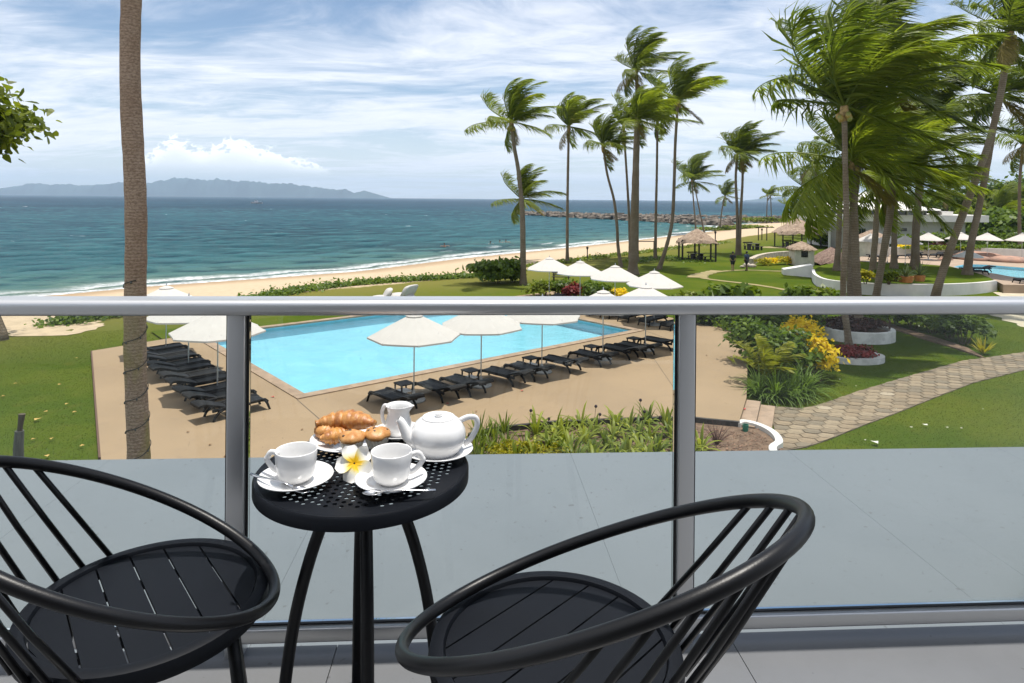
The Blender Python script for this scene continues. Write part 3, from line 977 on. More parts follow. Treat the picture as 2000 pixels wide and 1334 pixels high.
def crown(T, top, L, n, mk, seed, old=3, nuts=0, low=0.0):
    g = random.Random(seed)
    MB().lathe([(0.02, 0.36), (.10, .30), (.17, .1), (.19, -.1), (.15, -.35), (.10, -.55)], 10, top).build('crown_shaft', HUSK, T, smooth=True)
    n = int(n * 1.1)
    old = int(old * .5 + .5)
    for k in range(n):
        lv = (0, 1, 0, 1, 2, 0, 1, 2, 1, 0, 2, 3)[k % 12]
        if low < 0 and g.random() < -low:
            lv = min(lv, 1)
        elif low > 0 and g.random() < low:
            lv = min(3, lv + 1)
        i = int((k * 0.381966 * NAZ * 1.0 + g.random() * 2)) % NAZ
        s_ = L * 1.08 * g.uniform(.82, 1.12) * (0.92 if lv == 3 else 1)
        link('frond', FR[mk, i, lv], T, Vector(top) + Vector((0, 0, 0.15)), (g.uniform(-.27, .27), g.uniform(-.27, .27), g.uniform(-.25, .25)), s_)
    for k in range(old):
        i = g.randrange(NAZ // 2) * 2
        link('frond', FR['y', i, 3], T, Vector(top) + Vector((0, 0, -0.05)), (g.uniform(-.2, .2), g.uniform(-.2, .2), g.uniform(-.4, .4)), L * g.uniform(.55, .75))
    for k in range(nuts):
        a = 2 * PI * k / nuts + g.random()
        MB().sphere((top[0] + math.cos(a) * .24, top[1] + math.sin(a) * .24, top[2] - .25 - .12 * (k % 2)), .13, 8, 6, sz=1.25).build('coconut', NUT, T, smooth=True)

def palm(label, px, L=3.2, n=17, mk='g', seed=0, Y=None, r0=None, r1=None, old=2, nuts=0, group=None, zb=None, segs=5, low=0.0):
    """px: trunk points in the photo from base to crown; the base stands on the ground"""
    b = gat(*px[0]) if zb is None else at(px[0][0], px[0][1], zb)
    if Y is None:
        Y = b.y
    else:
        b = atY(px[0][0], px[0][1], Y); 
        b.z = tz(b.x, b.y) if zb is None else zb
    lean = random.Random(seed + 99)
    pts = [np.array(b)] + [np.array(atY(x, y, Y + lean.uniform(-.25, .25))) for x, y in px[1:]]
    T = thing('palm_tree', label, 'palm tree', b, 0, group)
    P = [Vector(p) - b for p in spline(pts, max(2, int(segs * 8 / max(1, len(pts) - 1))))]
    H = P[-1].z
    r0 = r0 or (0.17 + 0.004 * H); r1 = r1 or r0 * 0.62
    rr, Q = [], []
    g = random.Random(seed)
    for i, p in enumerate(P):
        t = i / (len(P) - 1)
        flare = 0.55 * math.exp(-max(0, p.z) / 0.45)
        rr.append((r0 + (r1 - r0) * t ** 0.8) * (1 + flare) * g.uniform(.95, 1.05)); Q.append(p)
    Q[0] = Q[0] + Vector((0, 0, -0.15))
    MB().tube(Q, rr, 10).build('trunk', BARK, T, smooth=True)
    crown(T, P[-1], L, n, mk, seed, old, nuts, low)
    return T

SHO = 'coconut palms along the lawn by the beach'
palm('tall coconut palm with a curving trunk and yellow crown base, beside the round beach bush', [(1022, 556), (1022, 500), (1021, 430), (1018, 385), (1012, 330), (1004, 285), (999, 243)], 3.5, 18, 'b', 1, r0=.23, r1=.13, nuts=6, old=1, group=SHO)
palm('short coconut palm behind the curving palm, crown just above the sea horizon', [(1019, 512), (1019, 470), (1018, 430), (1019, 392)], 4.1, 15, 'g', 2, group=SHO, old=2, nuts=3)
palm('slim straight coconut palm, second tall trunk from the round beach bush', [(1108, 513), (1108, 440), (1109, 350), (1111, 250)], 4.1, 17, 'g', 3, r0=.18, r1=.12, group=SHO)
palm('coconut palm with a thin trunk kinked above the white umbrellas', [(1213, 522), (1207, 480), (1205, 440), (1199, 390), (1186, 340), (1178, 287)], 3.4, 16, 'g', 4, r0=.17, r1=.1, group=SHO, old=3)
palm('thin dark coconut palm close behind the thickest trunk of the beach grove', [(1231, 505), (1229, 430), (1224, 340), (1218, 250)], 3.6, 15, 'g', 5, r0=.17, r1=.11, group=SHO)
palm('coconut palm with the thickest straight trunk in the beach grove', [(1236, 536), (1238, 450), (1241, 350), (1245, 238)], 3.3, 20, 'b', 6, r0=.40, r1=.25, group=SHO, old=2)
palm('tallest coconut palm of the beach grove, crown highest against the cloud', [(1243, 512), (1244, 420), (1245, 300), (1243, 140)], 4.9, 17, 'g', 7, r0=.24, r1=.15, group=SHO, old=3)
palm('slim coconut palm whose straight trunk stands beside the goal frame', [(1280, 506), (1281, 420), (1283, 330), (1284, 238)], 4.0, 15, 'g', 8, r0=.17, r1=.11, group=SHO)
palm('coconut palm with a leaning, bowed trunk nearest the small thatched gazebo', [(1287, 526), (1302, 480), (1313, 430), (1317, 350), (1319, 280), (1324, 200)], 4.4, 19, 'b', 9, r0=.19, r1=.12, group=SHO, old=2, nuts=4)
palm('twin-looking coconut palm with upright trunk standing on the sand behind the gazebo', [(1360, 449), (1356, 410), (1351, 352)], 7.0, 14, 'g', 10, group=SHO, Y=150)
palm('coconut palm leaning left on the sand behind the gazebo', [(1376, 449), (1366, 410), (1355, 356)], 5.5, 10, 'g', 11, group=SHO, Y=152, r0=.2)
palm('small distant palm on the rocks right of the gazebo roof', [(1406, 438), (1410, 410), (1416, 384)], 4.6, 12, 'g', 12, Y=172)
palm('coconut palm with two-tone trunk standing alone on the lawn by the picnic table', [(1440, 498), (1440, 420), (1437, 350), (1440, 303)], 4.0, 15, 'g', 13, r0=.2, r1=.12)
palm('coconut palm sharing a base with the lone lawn palm, crown tilted right', [(1444, 498), (1446, 430), (1450, 360), (1451, 302)], 4.2, 14, 'g', 14, r0=.2, r1=.12, old=3)
palm('tiny far palm on the rock spit, left of a pair', [(1497, 433), (1498, 405), (1499, 382)], 3.2, 9, 'b', 15, Y=215, r0=.2)
palm('tiny far palm on the rock spit, right of a pair', [(1507, 433), (1506, 405), (1505, 383)], 4.0, 10, 'b', 16, Y=216, r0=.2)
palm('tiny far palm on the rock spit, alone near the thatched pavilion', [(1532, 433), (1534, 415), (1536, 401)], 3.4, 9, 'b', 17, Y=218, r0=.2)
palm('palm with drooping fronds beside the white pavilion, left of the big cluster', [(1576, 440), (1577, 410), (1575, 370)], 5.6, 15, 'g', 18, Y=120, old=5, low=.5)
palm('thin palm standing at the left corner of the white pavilion', [(1595, 442), (1595, 380), (1592, 325)], 5.2, 14, 'g', 19, Y=112, old=4, low=.4)

BIG = 'big coconut palms in the garden cluster'
palm('nearest big coconut palm growing from the red-planted oval bed', [(1660, 690), (1654, 640), (1647, 580), (1649, 510), (1653, 430), (1651, 330), (1649, 215)], 4.8, 27, 'g', 30, r0=.14, r1=.11, zb=-.2, nuts=6, old=0, group=BIG, low=-.75)
palm('big coconut palm with bright green low crown in the upper oval planter', [(1679, 652), (1675, 580), (1671, 500), (1668, 420), (1663, 322)], 4.8, 22, 'b', 31, r0=.21, r1=.17, zb=-.15, old=2, nuts=5, group=BIG, low=.3)
palm('big tall coconut palm reaching the top of the frame, behind the bright green crown', [(1664, 640), (1662, 560), (1664, 450), (1676, 320), (1690, 150)], 5.2, 25, 'g', 32, r0=.2, r1=.15, zb=-.15, old=4, group=BIG)
palm('coconut palm with a thick leaning trunk in front of the curved white wall', [(1708, 602), (1716, 550), (1728, 480), (1738, 420), (1744, 345)], 4.6, 24, 'b', 33, r0=.2, r1=.22, old=4, group=BIG, low=.5)
palm('slim coconut palm inside the curved planter, left of the flower pots', [(1703, 543), (1709, 470), (1714, 400), (1724, 300)], 4.6, 18, 'g', 34, r0=.24, r1=.18, old=5, zb=.6, group=BIG)
palm('coconut palm at the left end of the curved planter', [(1634, 528), (1638, 470), (1641, 400), (1648, 300)], 4.4, 17, 'g', 35, r0=.24, r1=.18, old=5, zb=.6, group=BIG, low=.3)
palm('coconut palm behind the flower pots, trunk forked by a neighbour', [(1746, 524), (1747, 450), (1752, 330), (1770, 180)], 4.9, 20, 'g', 36, r0=.25, r1=.2, old=4, zb=.6, group=BIG)
palm('coconut palm with thin trunk rising right of the flower pots to a wide crown', [(1790, 526), (1791, 450), (1801, 340), (1815, 262)], 5.4, 18, 'g', 37, r0=.27, r1=.18, old=5, zb=.6, group=BIG)
palm('second thin palm trunk crossing behind the flower pots', [(1783, 520), (1786, 440), (1792, 360), (1790, 300)], 5.0, 14, 'g', 38, r0=.2, r1=.15, old=3, zb=.6, group=BIG)
palm('strongly leaning coconut palm crossing the curved white wall, crown at the top right', [(1823, 598), (1832, 560), (1853, 495), (1878, 425), (1906, 350), (1934, 270), (1955, 180), (1973, 66)], 4.4, 20, 'g', 39, r0=.27, r1=.19, old=3, nuts=5, group=BIG)
palm('leaning coconut palm at the right end of the curved planter', [(1889, 536), (1896, 480), (1909, 420), (1925, 340), (1941, 250), (1952, 190)], 5.3, 19, 'g', 40, r0=.30, r1=.2, old=4, zb=.6, group=BIG, low=.4)
palm('thin palm at the right edge in front of the dark tree line', [(1992, 498), (1991, 420), (1992, 350), (1998, 285)], 4.6, 15, 'g', 41, r0=.2, r1=.15, old=3, Y=76)
palm('distant palm silhouetted above the tree line, left of the leaning trunk', [(1887, 452), (1888, 400), (1887, 350)], 5.4, 14, 'g', 42, Y=125)
palm('leafy far palm in the tree line above the pavilion roof', [(1848, 450), (1850, 400), (1851, 375)], 6.0, 15, 'b', 43, Y=120, old=1)
palm('stout far palm with arching fronds in the tree line at the right edge', [(1950, 458), (1950, 440), (1951, 415)], 5.0, 15, 'b', 44, Y=105, old=1)
palm('small far palm low in the tree line near the right edge', [(1975, 452), (1975, 430), (1976, 405)], 4.6, 14, 'b', 45, Y=112, old=1)

# the big trunk close to the balcony, wound with a string of lights
def near_palm():
    b = Vector((-6.42, 11.2, 0.0))
    T = thing('palm_tree', 'close thick palm trunk wound with a cable, standing left of the pool', 'palm tree', b)
    g = random.Random(5)
    pts, rr = [], []
    for i in range(70):
        z = -0.2 + i * 0.2
        x = 0.06 * math.sin(z * .5) - 0.010 * z + .03 * math.sin(z * 1.3)
        pts.append((x, 0.03 * math.cos(z * .7), z))
        rr.append((0.180 - 0.0020 * z) * g.uniform(.97, 1.035) * (1 + .5 * math.exp(-max(z, 0) / .5)))
    MB().tube(pts, rr, 20).build('trunk', BARK_B, T, smooth=True)
    crown(T, (-.1, 0, 13.6), 4.4, 18, 'g', 50)
    mb = MB()
    sp = []
    for i in range(400):
        z = 0.3 + i * 0.0115
        a = z * 2 * PI / 0.50 + .4
        k = min(69, max(0, (z + .2) / .2)); k0 = int(k)
        rr_ = rr[min(k0 + 1, 69)] + .010
        cx = 0.06 * math.sin(z * .5) - 0.010 * z + .03 * math.sin(z * 1.3)
        sp.append((cx + math.cos(a) * rr_, .03 * math.cos(z * .7) + math.sin(a) * rr_, z + .02 * math.sin(a * 2)))
    mb.tube(sp, 0.007, 5).build('cable', principled('black_cable', (.02, .022, .02), .6), T)
    bm = MB()
    for i in range(0, 400, 9):
        p = sp[i]
        bm.sphere((p[0] * 1.0, p[1], p[2] - .02), .014, 5, 4, sz=1.7)
    bm.build('fairy_bulb', principled('fairy_bulb', (.06, .06, .055), .3), T)
near_palm()

# ------------------------------------------------------------------ leaf clouds
def cloud(n, rad, seed, size, clumps=18, flat=0.6, up=0.5, shell=0.55, aspect=1.6, base=0.0, oval=False):
    """n leaves gathered in clumps through an ellipsoid; returns verts, faces (rhombic leaves)"""
    g = np.random.default_rng(seed)
    rad = np.array(rad, float)
    d = g.normal(size=(clumps, 3)); d /= np.linalg.norm(d, axis=1)[:, None]
    d[:, 2] = np.where(d[:, 2] < -0.35, -d[:, 2], d[:, 2])
    cc = d * (shell + (1 - shell) * g.random((clumps, 1)))
    k = g.integers(0, clumps, n)
    spread = (0.42 / clumps ** 0.33) * 1.7
    P = cc[k] + g.normal(size=(n, 3)) * spread * np.array([1, 1, flat])
    P *= rad
    P[:, 2] = np.maximum(P[:, 2], -rad[2] * 0.98 + base)
    out = P / rad
    nr = out / (np.linalg.norm(out, axis=1)[:, None] + 1e-6) * 0.6 + g.normal(size=(n, 3)) * 0.55 + np.array([0, 0, up])
    nr /= np.linalg.norm(nr, axis=1)[:, None]
    t = np.cross(nr, g.normal(size=(n, 3))); t /= np.linalg.norm(t, axis=1)[:, None]
    b = np.cross(nr, t)
    s = size * g.uniform(.6, 1.3, n)[:, None]
    if oval:
        V = np.stack([P + t * s * aspect * .5 * x + b * s * .5 * y - nr * s * .12 * (x * x) for x, y in ((-1, .12), (-.1, .75), (.6, 1.0), (1.0, .25), (1.0, -.25), (.6, -1.0), (-.1, -.75), (-1, -.12))], 1)
        return V.reshape(-1, 3), np.arange(8 * n).reshape(-1, 8)
    V = np.stack([P - t * s * aspect * .5, P + b * s * .5 - t * s * .05 - nr * s * .06, P + t * s * aspect * .5 - nr * s * .15, P - b * s * .5 - t * s * .05 - nr * s * .06], 1)
    return V.reshape(-1, 3), np.arange(4 * n).reshape(-1, 4)

LEAF_D = leaf_mat('leaf_dark', (0.022, 0.046, 0.008), (0.085, 0.130, 0.018), 0.30, 0.4)
LEAF_M = leaf_mat('leaf_mid', (0.036, 0.072, 0.010), (0.125, 0.180, 0.022), 0.32, 0.4)
LEAF_L = leaf_mat('leaf_light', (0.060, 0.095, 0.010), (0.19, 0.225, 0.030), 0.36, 0.4)
LEAF_Y = leaf_mat('leaf_yellow', (0.46, 0.33, 0.010), (0.78, 0.58, 0.025), 0.35, 0.5)
LEAF_YG = leaf_mat('leaf_yellowgreen', (0.13, 0.14, 0.010), (0.36, 0.31, 0.02), 0.35, 0.5)
LEAF_R = leaf_mat('leaf_red', (0.075, 0.014, 0.014), (0.26, 0.045, 0.045), 0.25, 0.5)
LEAF_P = leaf_mat('leaf_purple', (0.028, 0.014, 0.014), (0.085, 0.040, 0.036), 0.2, 0.5)
WOOD = principled('stem_wood', (0.10, 0.07, 0.045), 0.9, var=0.3, vscale=6)

def shrub(name, label, loc, rad, n, size, mat, seed, cat='shrub', group=None, clumps=18, stems=4, extra=None, **kw):
    T = thing(name, label, cat, loc, 0, group)
    V, Fq_ = cloud(n, rad, seed, size, clumps, **kw)
    V = V + np.array([0, 0, rad[2]])
    o = link('foliage', np_mesh('foliage', V, Fq_, mat), T)
    mb = MB()
    g = random.Random(seed)
    for i in range(stems):
        a = 2 * PI * i / max(1, stems) + g.random()
        mb.tube([(0.1 * math.cos(a) * rad[0], .1 * math.sin(a) * rad[1], -.1), (.35 * math.cos(a) * rad[0], .35 * math.sin(a) * rad[1], rad[2] * .8), (.6 * math.cos(a) * rad[0], .6 * math.sin(a) * rad[1], rad[2] * 1.4)], [.03 + .012 * rad[2], .025, .01], 5)
    if stems:
        mb.build('stem', WOOD, T)
    return T

def broad_tree(label, base, crownc, rad, n, size, mat, seed, group=None, clumps=30, r0=.25, name='leafy_tree', oval=False, shell=.45):
    T = thing(name, label, 'tree', base, 0, group)
    c = Vector(crownc) - Vector(base)
    g = random.Random(seed)
    mb = MB()
    fork = Vector((c.x * .5, c.y * .5, max(.5, (c.z - rad[2]) * 1.02 + .3)))
    mb.tube([(0, 0, -.2), (0, 0, .3), fork * .6, fork], [r0 * 1.4, r0, r0 * .8, r0 * .7], 9)
    mb.build('trunk', BARK, T, smooth=True)
    lm = MB()
    for i in range(7):
        a = 2 * PI * i / 7 + g.random()
        e = c + Vector((math.cos(a) * rad[0] * .7, math.sin(a) * rad[1] * .7, g.uniform(-.4, .5) * rad[2]))
        lm.tube([fork - Vector((0, 0, .1)), fork.lerp(e, .5) + Vector((0, 0, .12 * rad[2])), e], [r0 * .5, r0 * .3, r0 * .1], 6)
    lm.build('limb', BARK, T, smooth=True)
    V, Fq_ = cloud(n, rad, seed, size, clumps, flat=.7, shell=shell, oval=oval)
    link('crown', np_mesh('crown', V + np.array(c), Fq_, mat), T)
    return T

# tree at the left edge, its leaves hanging into the frame
LT = gat(-2, 664)
LEAF_AL = leaf_mat('leaf_almond', (0.030, 0.050, 0.006), (0.16, 0.19, 0.02), 0.42, 0.35, tip=(0.26, 0.24, 0.03))
broad_tree('broad-leaved tree at the left edge, glossy leaves hanging into the frame', LT, (LT.x - 4.6, LT.y - .5, 9.35), (4.7, 4.4, 3.3), 21000, 0.27, LEAF_AL, 61, clumps=120, r0=.30, oval=True, shell=.62)

# tree line behind the pavilion
for i, (px, py, Y, rx, rz, mt, lb) in enumerate((
        (1800, 425, 128, 6.5, 4.2, LEAF_M, 'bushy green tree over the right part of the pavilion roof'),
        (1845, 412, 132, 6, 4.5, LEAF_D, 'dark tree behind the right end of the pavilion'),
        (1893, 418, 126, 5.5, 4.3, LEAF_M, 'mid green tree between the leaning palm trunks'),
        (1935, 408, 130, 6, 5.0, LEAF_D, 'tall dark tree right of the leaning palm trunks'),
        (1985, 402, 122, 5.5, 5.2, LEAF_D, 'tallest dark tree at the right edge of the tree line'),
        (2030, 405, 118, 6, 5.5, LEAF_M, 'green tree just past the right edge of the tree line'),
        (1910, 440, 112, 4.5, 2.6, LEAF_L, 'light green tree in front of the tree line'),
        (1965, 446, 100, 4.0, 2.6, LEAF_M, 'rounded green tree above the low wall at right'),
        (1870, 447, 115, 4.5, 2.4, LEAF_D, 'low dark tree touching the pavilion canopy end'),
        (1760, 420, 140, 6, 3.8, LEAF_D, 'dark tree just behind the pavilion roof'),
        (1618, 432, 125, 3.5, 2.2, LEAF_D, 'dark bushy tree at the left side of the pavilion'))):
    c = atY(px, py, Y)
    broad_tree(lb, (c.x, c.y, tz(c.x, c.y)), c, (rx, rx * .8, rz), 3200, 0.55, mt, 70 + i, 'trees of the distant tree line', clumps=34, r0=.22)
LEAF_HD = LEAF_D

# ================================================================== GARDEN STRUCTURES
THATCH = principled('thatch', (0.235, 0.165, 0.115), 0.95, col2=(0.36, 0.27, 0.20), vscale=5, bump=1.0, bscale=20, stretch=(1, 1, .35))
DARKW = principled('dark_timber', (0.022, 0.017, 0.014), 0.7, var=0.3, vscale=5)
BLACK = principled('black_weave', (0.0055, 0.0055, 0.006), 0.6, spec=.25, bump=0.5, bscale=60, var=0.3, vscale=20)
RAIL_W = principled('wall_paint', (0.66, 0.64, 0.60), 0.75, var=0.08, vscale=0.7, bump=0.1, bscale=9)
LAWN_M = principled('island_lawn', (0.062, 0.100, 0.010), 0.95, col2=(0.092, 0.118, 0.012), spec=.02, vscale=2.2, bump=0.6, bscale=12)
TERR = principled('terrace_paving', (0.33, 0.245, 0.175), 0.85, var=0.1, vscale=0.6, bump=0.1)

# curved white planter with lawn, and the upper terrace
front = spline([xy(1588, 546, -.2), xy(1592, 557, -.2), xy(1610, 567, -.2), xy(1645, 573, -.2), xy(1700, 577, -.2), xy(1760, 579, -.2), xy(1830, 579, -.2), xy(1900, 576, -.2), xy(1944, 571, -.2)], 5)
isl = thing('curved_planter', 'long curved white planter wall holding a raised lawn with palms', 'planter', (front[12][0], front[12][1], -.2))
o0 = isl.location.copy()
rel = lambda pts: [(p[0] - o0.x, p[1] - o0.y) for p in pts]
mb = MB(); ribbon(mb, rel(front), 0.22, -.2, .86)
mb.build('wall', RAIL_W, isl)
back = [xy(1932, 541, .6), xy(1900, 530, .6), xy(1855, 520, .6), xy(1780, 514, .6), xy(1700, 511, .6), xy(1640, 511, .6), xy(1604, 518, .6)]
mb = MB(); mb.prism(rel(front + back), 0, .78)
mb.build('lawn', LAWN_M, isl)
terr_poly = [xy(1640, 509, .5), xy(1700, 498, .5), xy(1790, 486, .5), xy(1900, 488, .5), xy(2150, 492, .5), xy(2300, 560, .5), xy(1960, 556, .5), xy(1930, 541, .5), xy(1890, 529, .5), xy(1855, 520, .5), xy(1780, 514, .5)]
pool2_poly = [tuple(p) for p in spline([xy(1862, 521, .5), xy(1885, 516.5, .5), xy(1925, 517, .5), xy(1975, 521, .5), xy(2050, 527, .5), xy(2110, 540, .5), xy(2050, 553, .5), xy(1990, 543, .5), xy(1930, 532, .5), xy(1890, 527, .5), xy(1862, 521, .5)], 4)[:-1]]
struct(sheet(terr_poly, [pool2_poly], -.5, .5, 'upper_terrace', TERR))
p2 = thing('lagoon_pool', 'free-form turquoise pool on the upper terrace at the right edge', 'pool', (*pool2_poly[0], .5))
r2 = [(p[0] - pool2_poly[0][0], p[1] - pool2_poly[0][1]) for p in pool2_poly]
sheet(r2, [], -.45, -.30, 'basin', PAINT, p2)
MB().add([(*p, -.06) for p in r2][::-1] if sum(r2[i][0] * r2[(i + 1) % len(r2)][1] - r2[(i + 1) % len(r2)][0] * r2[i][1] for i in range(len(r2))) < 0 else [(*p, -.06) for p in r2], [tuple(range(len(r2)))]).build('water', pool_water_mat(1.10), p2)
mb = MB(); ribbon(mb, r2, .12, -.4, -.02, closed=True); mb.build('pool_wall', PAINT, p2)
mb = MB(); ribbon(mb, [xy(1690, 499, .5), xy(1790, 497, .5), xy(1900, 499, .5), xy(2020, 503, .5), xy(2150, 506, .5)], .25, 0, 1.35)
tag(mb.build('terrace_wall', RAIL_W), 'low white wall behind the loungers on the upper terrace', 'wall')
mb = MB(); ribbon(mb, [xy(1946, 550, -.1), xy(2010, 558, -.1), xy(2120, 566, -.1)], .3, -.3, .1)
tag(mb.build('garden_kerb', RAIL_W), 'low pale kerb crossing the grass right of the curved planter', 'kerb')
mb = MB()
a_, b_ = at(1531, 536, 0), at(1588, 541, 0)
mb.add([(a_.x, a_.y, -.2), (b_.x, b_.y, -.2), (b_.x, b_.y, 1.0), (a_.x, a_.y, .42), (a_.x + .3, a_.y + 1.2, -.2), (b_.x + .3, b_.y + 1.2, -.2), (b_.x + .3, b_.y + 1.2, 1.0), (a_.x + .3, a_.y + 1.2, .42)],
       [(0, 1, 2, 3), (5, 4, 7, 6), (3, 2, 6, 7), (4, 0, 3, 7), (1, 5, 6, 2)])
tag(mb.build('ramp_wall', RAIL_W), 'wedge-shaped white ramp wall left of the curved planter', 'wall')

def rock(mb, c, r, g, sz=.7):
    n, m = 7, 5
    o = len(mb.v)
    mb.sphere(c, r, n, m, sx=g.uniform(.7, 1.3), sy=g.uniform(.7, 1.3), sz=sz * g.uniform(.7, 1.2))
    for i in range(o, len(mb.v)):
        v = Vector(mb.v[i]) - Vector(c)
        k = 1 + .22 * math.sin(v.x / r * 5 + c[0] * 3) * math.cos(v.y / r * 4 + c[1]) + .12 * math.sin(v.z / r * 7 + c[1])
        mb.v[i] = tuple(Vector(c) + v * k)
SALMON = principled('salmon_rock', (0.40, 0.225, 0.155), 0.85, col2=(0.27, 0.17, 0.13), vscale=1.2, bump=.6, bscale=5)
rg = random.Random(4)
for i, (px, py, r_) in enumerate(((1905, 510, 1.5), (1935, 507, 2.1), (1968, 510, 2.0), (1995, 515, 1.9), (1890, 514, 1.1), (1950, 514, 1.6), (2025, 518, 2.2))):
    p = at(px, py, .5); mb = MB(); rock(mb, (0, 0, 0), r_ * .85, rg, .36)
    o = mb.build('boulder', SALMON, None, True, (p.x + .3, p.y + 3.6, .45))
    tag(o, ('salmon boulder at the back of the terrace pool, %s from the left' % ORD[(1, 2, 4, 5, 0, 3, 6)[i]]), 'boulder', 'boulders behind the terrace pool')

# ------------------------------------------------------------------ umbrellas
CANVAS = principled('umbrella_canvas', (0.80, 0.775, 0.74), 0.8, var=0.02, vscale=2, spec=.2)
CANVAS.node_tree.nodes  # keeps the cloth a little translucent
def cloth_mat(name, col, t=.22):
    m = bpy.data.materials.new(name); m.use_nodes = True
    N = NT(m.node_tree)
    tc = N.n('ShaderNodeTexCoord').outputs['Object']
    nz = N.noise(tc, 2.0, 4.0, .6)
    c = N.mix(N.smooth(nz, .3, .7), col, tuple(v * .93 for v in col))
    bp = N.n('ShaderNodeBump', ins={'Strength': .25, 'Distance': .03, 'Height': N.noise(tc, 3.0, 3.0, .5)})
    b = N.n('ShaderNodeBsdfDiffuse', ins={'Color': c, 'Normal': bp.outputs[0]})
    tr = N.n('ShaderNodeBsdfTranslucent', ins={'Color': c})
    mx = N.n('ShaderNodeMixShader', ins={0: t, 1: b.outputs[0], 2: tr.outputs[0]})
    out = N.n('ShaderNodeOutputMaterial'); N.t.links.new(mx.outputs[0], out.inputs[0])
    return m
CLOTH = cloth_mat('white_canvas', (.62, .59, .55))
STEEL = principled('brushed_steel', (.50, .51, .52), .38, .9)
BASE = principled('umbrella_base', (.30, .30, .29), .7, var=.12, vscale=6)
RM, ZR, ZT = 1.44, 2.02, 2.70
def panel_mesh():
    mb = MB()
    rows = 5
    a0, a1 = -PI / 8, PI / 8
    for i in range(rows + 1):
        t = i / rows
        r_ = .20 + (RM - .20) * t
        z = ZT - .06 - (ZT - .06 - ZR) * t
        for j in range(5):
            u = j / 4
            p = Vector((r_ * math.cos(a0), r_ * math.sin(a0))).lerp(Vector((r_ * math.cos(a1), r_ * math.sin(a1))), u)
            sag = .012 * math.sin(PI * u) * t
            mb.v.append((p.x * (1 - .02 * math.sin(PI * u) * (t > .9)), p.y, z - sag))
    for j in range(5):
        x, y, z = mb.v[rows * 5 + j]
        mb.v.append((x * 1.002, y * 1.002, z - .05))
    for i in range(rows + 1):
        for j in range(4):
            mb.f.append((i * 5 + j, (i + 1) * 5 + j, (i + 1) * 5 + j + 1, i * 5 + j + 1))
    return mb.mesh('canopy_panel', CLOTH, 'auto')
PANEL = panel_mesh()
VENT = MB().lathe([(.012, ZT + .035), (.10, ZT + .012), (.27, ZT - .055), (.275, ZT - .075)], 8).mesh('vent_cap', CLOTH)
UPOLE = MB().tube([(0, 0, 0.03), (0, 0, ZT + .06)], .021, 10).tube([(0, 0, ZT + .06), (0, 0, ZT + .15)], [.03, .008], 8).mesh('pole', STEEL, 'auto')
UBASE = MB().lathe([(0, 0.0), (.36, 0.0), (.37, .03), (.35, .055), (.06, .075), (.045, .30), (.0, .30)], 24).mesh('base', BASE, 'auto')
URIB = MB().bar((.05, 0, ZT - .12), (RM - .02, 0, ZR + .0), .018, .022).bar((.03, 0, ZR - .05), (.72, 0, ZR + .29), .014, .014).mesh('rib', STEEL)
def umbrella(label, x, y, z=0.0, rz=0.0, s=1.0, group='white octagonal sun umbrellas', full=True):
    T = thing('sun_umbrella', label, 'umbrella', (x, y, z), rz, group, s)
    for k in range(8):
        link('canopy_panel', PANEL, T, rot=(0, 0, k * PI / 4))
    link('vent_cap', VENT, T, rot=(0, 0, PI / 8))
    link('pole', UPOLE, T); link('base', UBASE, T)
    if full:
        for k in range(8):
            link('rib', URIB, T, rot=(0, 0, (k + .5) * PI / 4))
    return T
A1 = math.atan2(E1[1], E1[0])
ru = random.Random(8)
UROW = [(2.4, -2.7), (5.0, -2.75), (7.8, -2.75), (11.0, -2.85), (13.55, -2.95)]
for i, (a, b) in enumerate(UROW):
    umbrella('white umbrella in the row along the near edge of the pool, %s from the left' % ORD[i], *pool_pt(a, b), rz=A1 + ru.uniform(-.15, .15))
for i, b in enumerate((1.6, 5.1, 8.5)):
    umbrella(('white umbrella over the left row of loungers, nearest the balcony', 'white umbrella over the left row of loungers, middle one', 'white umbrella over the left row of loungers, farthest from the balcony')[i], *pool_pt(-2.15 + .03 * i, b), rz=A1 + ru.uniform(-.2, .2))
for i, (a, b) in enumerate(((18.4, .3), (18.9, 3.3), (19.2, 6.2), (19.3, 8.9))):
    umbrella('white umbrella at the far right end of the pool, %s from the balcony' % ORD[i], *pool_pt(a, b), rz=A1 + ru.uniform(-.2, .2))
for i, (px, Y, z, lb) in enumerate(((1700, 63, .5, 'distant white umbrella beside the larger thatched hut'), (1733, 61, .5, 'distant white umbrella right of the slim planter palm'), (1768, 60, .5, 'distant white umbrella behind the orange flower pots'), (1813, 66, .5, 'distant white umbrella between the thin and leaning palm trunks'),
                                    (1876, 68, .5, 'distant white umbrella between the two leaning palm trunks'), (1928, 67, .5, 'distant white umbrella above the terrace wall, right of the leaning palms'), (1996, 66, .5, 'distant white umbrella cut by the right edge of the frame'), (1891, 56, -.35, 'low distant white umbrella beside the terrace pool'))):
    p = atY(px, 500, Y)
    umbrella(lb, p.x, Y, z if z > 0 else .02, ru.uniform(0, 1), group='distant umbrellas on the upper terrace', full=False, s=1.0 if z > 0 else .82)

